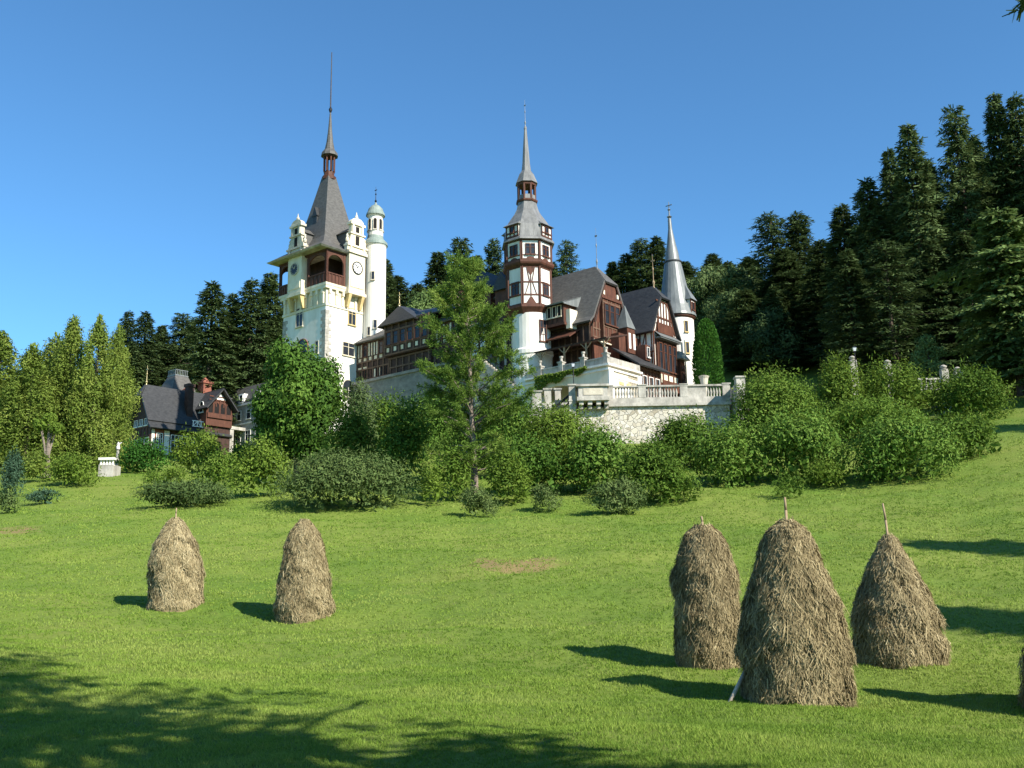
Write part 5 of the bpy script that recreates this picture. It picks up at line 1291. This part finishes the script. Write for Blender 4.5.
def larch_tree():
    rg = np.random.RandomState(31)
    b = hit(473, 496, 40, 80); Y = b[1] + .3; x = at(474, 490, Y)[0]; g = ground(x, Y); H = Zat(462, 256, Y) - g
    bend = (at(462, 256, Y)[0] - x, .3)
    parts = []; limbs = []
    def axis_(t): return np.array([bend[0] * t * t, bend[1] * t * t, H * t])
    nb = 116
    for i in range(nb):
        t = .1 + .88 * (i / nb) + rg.normal(0, .012); az = i * 2.4 + rg.normal(0, .5)
        # ragged outline: broad low down, thinning to an irregular tip
        ln = np.interp(t, [.1, .3, .5, .68, .8, .92, 1], [2.6, 3.7, 3.5, 2.6, 1.8, 1.0, .3]) * (.45 + .68 * rg.rand())
        o = axis_(t); dr = np.array([math.cos(az), math.sin(az), .0])
        up_ = .05 + .55 * rg.rand() + .35 * t
        tip = o + dr * ln + np.array([0, 0, ln * up_])
        limbs.append((tuple(o), tuple(o + (tip - o) * .95 - np.array([0, 0, ln * .05])), .035 + .03 * (1 - t)))
        sparse = .8 if t < .25 else (.8 if t < .4 else 1.0)
        btone = (.5 + rg.normal(0, .18)) if rg.rand() > .05 else .95
        for k in range(int(3 + ln * 5.0)):
            if rg.rand() > sparse: continue
            s = .2 + .84 * rg.rand() ** .7
            c = o + (tip - o) * s + np.array([0, 0, ln * .12 * (s * s - s)]) + rg.normal(0, .06 + .11 * s, 3)
            m = int(34 + 26 * rg.rand())
            # feathery sprays that point outwards and up along the bough
            sd = unit(dr + rg.normal(0, .5, 3) + np.array([0, 0, .45])); q = (rg.rand(m, 1) - .3) * .62
            pp = c + sd * q + rg.normal(0, 1, (m, 3)) * .085
            d = unit(rg.normal(0, .7, (m, 3)) + sd)
            parts.append(leaves(pp, d, np.full(m, .17), np.full(m, .045), btone + rg.normal(0, .14, m), rg))
    tm = trunk_mesh('trunk', H, .2, .03, bend, rg, limbs)
    tree_thing('larch', 'airy light green larch with ragged feathery branches in front of the castle', 'tree', (x, Y, g), tm, leafmesh('crown', parts), M['bark_pale'], M['larch'])
larch_tree()

def thuja_meshes(seed, H, R):
    rg = np.random.RandomState(seed); parts = []
    for i in range(130):
        t = rg.rand() ** .9
        rr = R * np.interp(t, [0, .15, .5, .8, 1], [.8, .95, .85, .48, .06])
        a = rg.rand() * 6.283; q = .45 + .5 * rg.rand()
        s = R * (.2 + .13 * rg.rand()) * (1.15 - .6 * t)
        c = np.array([math.cos(a) * rr * q, math.sin(a) * rr * q, H * (.03 + .92 * t)])
        parts.append(clump(rg, c, s, s, s * 2.1, int(s * s * 560), .19, .085, .5 + rg.normal(0, .2), .9, .6))
    m = 60
    p = rg.normal(0, .12, (m, 3)); p[:, 2] = H * (.94 + .07 * rg.rand(m))
    parts.append(leaves(p, unit(rg.normal(0, .3, (m, 3)) + np.array([0, 0, 1])), np.full(m, .3), np.full(m, .1), np.full(m, .55), rg))
    return trunk_mesh('trunk', H * .9, .25, .04, (0, 0), rg), leafmesh('crown', parts)
thu = [thuja_meshes(41, 13, 2.7), thuja_meshes(42, 13, 2.5), thuja_meshes(43, 13, 2.9)]
def place(name, label, meshes, H0, R0, px, ptop, Y, wpx, mt, mc, group=None, rz=0.0):
    x = at(px, ptop, Y)[0]; g = ground(x, Y) - .1
    H = Zat(px, ptop, Y) - g; sx = (wpx * (1.4 if name == 'spruce' else 1.22) * Y / 2000) / R0
    return tree_thing(name, label, 'tree', (x, Y, g), meshes[0], meshes[1], M[mt], M[mc], group, rz, (sx, sx, H / H0))
G1 = 'bright conifers at the left edge'
for i, (px, pt, Y, w, lab) in enumerate([
    (3, 334, 88, 70, 'bright yellow green conifer cut by the left edge of the picture'),
    (34, 346, 84, 66, 'shorter bright conifer second from the left edge'),
    (57, 336, 92, 66, 'bright conifer half hidden in the gap of the left row'),
    (75, 319, 88, 56, 'tallest pointed bright conifer of the left row'),
    (100, 318, 86, 54, 'bright conifer with a sharp tip between the tallest and the rightmost of the left row'),
    (119, 327, 89, 40, 'rightmost bright conifer beside the dark villa')]):
    place('arborvitae', lab, thu[i % 3], 13, 2.7, px, pt, Y, w, 'bark', 'thuja', G1, i * 1.7)
# small tree with a reddish trunk standing before the bright conifers
leafy_tree('little round tree with a pale reddish trunk before the bright conifers', 51, 413, 30, 76, 'shrub_light', 44, 'small_tree', .16, 14, .62, 'bark_pale', .4)

# ------------------------------------------------------------------ spruces on the slopes
SP = [spruce_meshes(51, 28, 4.0, .1, .5), spruce_meshes(52, 28, 3.6, .08, .8, ragged=.35, topk=.66), spruce_meshes(53, 28, 3.8, .16, .3, ragged=.45, gap=.2, topk=.5), spruce_meshes(54, 28, 4.2, .06, .7, ragged=.35), spruce_meshes(55, 28, 3.4, .3, .4, ragged=.55, gap=.3, topk=.5, dens=.85)]
def spruces(rows, group, mat='spruce'):
    for i, (px, pt, Y, w, k, lab) in enumerate(rows):
        place('spruce', lab, SP[k], 28, 3.9, px, pt, Y, w, 'bark', mat, group, i * 2.1 + px)
spruces([
    (129, 311, 195, 30, 0, 'dark spruce with its tip just right of the bright conifer row'),
    (146, 311, 190, 34, 1, 'dark spruce second right of the bright conifer row'),
    (162, 326, 205, 34, 3, 'lower spruce in the saddle above the villa roof'),
    (183, 313, 195, 34, 2, 'thin topped spruce above the villa chimneys'),
    (196, 320, 205, 34, 0, 'spruce behind the thin topped one above the villa'),
    (213, 281, 165, 52, 1, 'tall round shouldered spruce midway between villa and clock tower'),
    (233, 294, 170, 44, 3, 'spruce touching the right side of the tall round shouldered one'),
    (252, 279, 168, 46, 0, 'pointed spruce second left of the clock tower'),
    (271, 272, 172, 50, 1, 'dark spruce immediately left of the clock tower'),
    (292, 290, 180, 50, 3, 'spruce whose foot is hidden by the clock tower')], 'spruces left of the clock tower')
spruces([
    (384, 258, 185, 42, 1, 'dark spruce immediately right of the white round stair tower'),
    (398, 276, 190, 44, 3, 'spruce second right of the white round stair tower'),
    (418, 284, 190, 46, 0, 'low spruce above the pavilion roof of the wing'),
    (438, 252, 178, 46, 0, 'spruce left of the larch tip'),
    (461, 238, 176, 40, 2, 'tall spruce directly behind the larch tip'),
    (476, 256, 182, 44, 3, 'spruce right behind the larch tip'),
    (493, 239, 176, 30, 2, 'thin spruce left of the octagonal tower'),
    (510, 258, 180, 36, 0, 'spruce behind the left side of the octagonal tower'),
    (566, 240, 178, 26, 4, 'lone narrow spruce right of the octagonal tower bell roof'),
    (552, 262, 185, 34, 3, 'low spruce behind the ridge of the gabled house')], 'spruces between the castle towers')
spruces([
    (612, 262, 182, 32, 3, 'lit green spruce right of the gabled house finial'),
    (626, 254, 180, 36, 0, 'green spruce second right of the gabled house'),
    (640, 239, 178, 34, 2, 'tall dark spruce left of the cone roof'),
    (656, 236, 178, 36, 1, 'tall dark spruce just behind the cone roof tip'),
    (684, 262, 184, 40, 3, 'low spruce right behind the cone roof'),
    (712, 254, 188, 34, 0, 'small pointed spruce on the ridge right of the cone roof'),
    (728, 262, 192, 34, 3, 'spruce on the low part of the ridge'),
    (748, 258, 180, 44, 1, 'spruce left of the two thin topped ones on the ridge'),
    (770, 213, 150, 44, 4, 'left one of the two thin topped spruces on the ridge'),
    (797, 213, 150, 48, 2, 'right one of the two thin topped spruces on the ridge'),
    (783, 250, 146, 60, 3, 'dense spruce below the two thin topped ones')], 'spruces right of the cone roof')
spruces([
    (820, 240, 135, 50, 1, 'spruce at the low shoulder of the right hand forest'),
    (841, 205, 122, 60, 0, 'spruce on the stepped left edge of the right hand forest'),
    (866, 178, 116, 58, 1, 'dark spruce left of the tallest group on the right'),
    (888, 150, 122, 50, 3, 'dark spruce touching the left side of the round topped tall one'),
    (907, 124, 112, 60, 0, 'tall round topped spruce with a bare lit trunk below'),
    (926, 160, 118, 50, 3, 'spruce in the notch right of the round topped tall one'),
    (953, 106, 112, 52, 2, 'very tall spruce with a thin open top on the right'),
    (972, 136, 120, 52, 3, 'spruce in the notch before the tallest pair'),
    (993, 92, 112, 52, 1, 'left one of the tallest pair in the right corner'),
    (1014, 95, 110, 56, 0, 'right one of the tallest pair in the right corner'),
    (1040, 120, 104, 60, 3, 'spruce cut by the right edge of the picture'),
    (846, 250, 108, 54, 3, 'lower spruce in the dark front of the right hand forest'),
    (884, 240, 104, 52, 4, 'open branched spruce with bare trunk in the dark forest front'),
    (930, 240, 106, 54, 3, 'shaded spruce in the middle of the dark forest front'),
    (962, 230, 104, 54, 1, 'shaded spruce left of the pale green front tree'),
    (816, 280, 135, 50, 1, 'shaded spruce above the tall bush at the balustrade end'),
    (780, 290, 138, 52, 0, 'shaded spruce right behind the clipped column'),
    (745, 290, 142, 46, 3, 'shaded spruce directly right of the clipped column')], 'tall spruces of the forest on the right')
# pale green softer conifer at the right front of the forest
pm = spruce_meshes(61, 22, 4.6, .12, .9, ragged=.5, gap=.12, L=.55, W=.3, topk=.5, dens=1.15)
place('pine', 'pale green drooping conifer standing in front of the dark forest at the right edge', pm, 22, 4.6, 998, 208, 88, 84, 'bark', 'mixed', None, .4)
place('pine', 'lower pale green conifer cut by the right edge below the drooping one', pm, 22, 4.6, 1048, 300, 82, 60, 'bark', 'mixed', None, 2.4)
leafy_tree('small light leaved tree in the shade in front of the right hand forest', 927, 336, 44, 92, 'mixed', 63, 'small_tree', .2, 18, .1)
leafy_tree('mixed green tree on the ridge between the castle cone and the forest', 705, 268, 60, 165, 'spruce', 64, leaf=.4, nclump=26, tone=.65)
leafy_tree('mixed green tree on the ridge left of the thin topped spruces', 740, 270, 62, 160, 'spruce', 65, leaf=.4, nclump=26, tone=.65)
leafy_tree('mixed green tree just right of the clipped column in the second row', 738, 292, 60, 145, 'spruce', 74, leaf=.34, nclump=28, low=.05, tone=.35)
leafy_tree('shaded leafy tree between the clipped column and the tall bush', 770, 310, 64, 136, 'spruce', 75, leaf=.34, nclump=28, low=.05)
leafy_tree('leafy tree whose crown touches the round tower from behind', 712, 300, 50, 148, 'spruce', 76, leaf=.34, nclump=26, low=.05, tone=.35)
leafy_tree('leafy tree behind the wing between stair tower and larch', 422, 292, 60, 165, 'mixed', 66, leaf=.4, nclump=24)
leafy_tree('light leafy tree behind the villa chimneys', 214, 350, 60, 175, 'mixed', 67, leaf=.4, nclump=24)
leafy_tree('leafy tree left of the clock tower foot', 266, 330, 50, 185, 'mixed', 68, leaf=.35, nclump=24)

# far wood filling the slopes behind: one mass
def far_wood():
    rg = np.random.RandomState(91)
    vs = []; ts = []
    src = [(np.array([v.co for v in SP[k][1].vertices]), np.array([a.value for a in SP[k][1].attributes['tone'].data])) for k in (0, 1, 3)]
    pts = []
    while len(pts) < 150:
        px = rg.uniform(-80, 1150); Y = rg.uniform(170, 250) if px < 730 else rg.uniform(135, 225)
        lim = np.interp(px, [-80, 100, 200, 300, 450, 600, 740, 800, 840, 900, 960, 1150], [380, 345, 330, 305, 285, 275, 275, 262, 235, 185, 150, 130])
        x = at(px, 300, Y)[0]; g = ground(x, Y)
        # keep only places where a tree stays below the skyline of the photograph
        H = min(Zat(px, lim + rg.uniform(0, 30), Y) - g, 30)
        if H < 9: continue
        pts.append((x, Y, g, H))
    for x, Y, g, H in pts:
        k = rg.randint(3); v, t = src[k]
        sel = np.repeat(rg.rand(len(t)) < .42, 4)
        vv = v[sel]; s = H / 28; a = rg.rand() * 6.28
        c = vv.reshape(-1, 4, 3).mean(1, keepdims=True); vv = (c + (vv.reshape(-1, 4, 3) - c) * 1.55).reshape(-1, 3)
        w = max(s, .7) * (1.0 + .3 * rg.rand())
        R_ = np.stack([(vv[:, 0] * math.cos(a) - vv[:, 1] * math.sin(a)) * w, (vv[:, 0] * math.sin(a) + vv[:, 1] * math.cos(a)) * w, vv[:, 2] * s], -1)
        vs.append(R_ + np.array([x, Y, g])); ts.append(np.clip(t[sel[::4]] + rg.normal(0, .15), 0, 1))
    v = np.concatenate(vs)
    me = np_mesh('far_wood', v, np.arange(len(v)).reshape(-1, 4), np.concatenate(ts))
    tag(link_mesh('far_wood', me, M['spruce']), kind='stuff')
far_wood()

# ------------------------------------------------------------------ trees beside and above the view, whose shadows lie on the meadow
def overhang():
    rg = np.random.RandomState(71)
    tm, cm = spruce_meshes(72, 23, 5.0, .28, .3, ragged=.45, gap=.4, L=.42, W=.15, topk=.35, dens=1.25)
    x, y = 4.7, .9; g = ground(x, y)
    # the lower boughs towards the meadow have been cut back
    v = np.array([q.co for q in cm.vertices]).reshape(-1, 4, 3); t = np.array([q.value for q in cm.attributes['tone'].data]); c = v.mean(1)
    ok = (c[:, 2] + g > 3.4 + .85 * np.maximum(c[:, 1] + y, 0))
    cm = np_mesh('crown', v[ok].reshape(-1, 3), np.arange(ok.sum() * 4).reshape(-1, 4), t[ok])
    e = tree_thing('spruce', 'spruce overhead whose branch tip enters the upper right corner of the picture', 'tree', (x, y, g), tm, cm, M['bark'], M['spruce'])
    tip = at(1016, 12, 8.3) - np.array([x, y, g])
    parts = []; o = np.array([0, 0, tip[2] + .5])
    mb = MB(); mb.tube(tuple(o), tuple(tip + np.array([.05, .0, 0])), .06, .012, 6); mb.build('branch', M['bark'], e)
    n = 900; s = rg.rand(n) ** .8
    p = o + (tip - o) * s[:, None] + rg.normal(0, .12, (n, 3)) * np.array([1, 1, .5]) * (1.1 - s[:, None])
    d = unit((tip - o)[None, :] + rg.normal(0, 4.0, (n, 3)))
    link_obj('branch_needles', leafmesh('branch_needles', [leaves(p, d, np.full(n, .11), np.full(n, .02), np.full(n, .4), rg)]), M['spruce'], e)
overhang()
for i, (x, y, H, w, k, lab) in enumerate([(33, 22, 19, 1.0, 0, 'spruce off the right side casting the upper of the two meadow shadows'), (9.4, .5, 10.3, .55, 4, 'small spruce beside the viewpoint shading the near edge of the meadow'), (26.5, 11.5, 17, .95, 1, 'spruce off the right side casting the lower of the two meadow shadows'),
    (52, 56, 20, 1.0, 3, 'spruce off the right side near the forest corner'), (70, 100, 30, 1.2, 3, 'spruce off the right side deep in the forest'), (-4.0, -9.0, 20, .95, 3, 'spruce behind the viewpoint shading the lower left corner')]):
    tree_thing('spruce', lab, 'tree', (x, y, ground(x, y) - .1), SP[k][0], SP[k][1], M['bark'], M['spruce'], 'trees outside the view', i * 1.3, (w, w, H / 28))
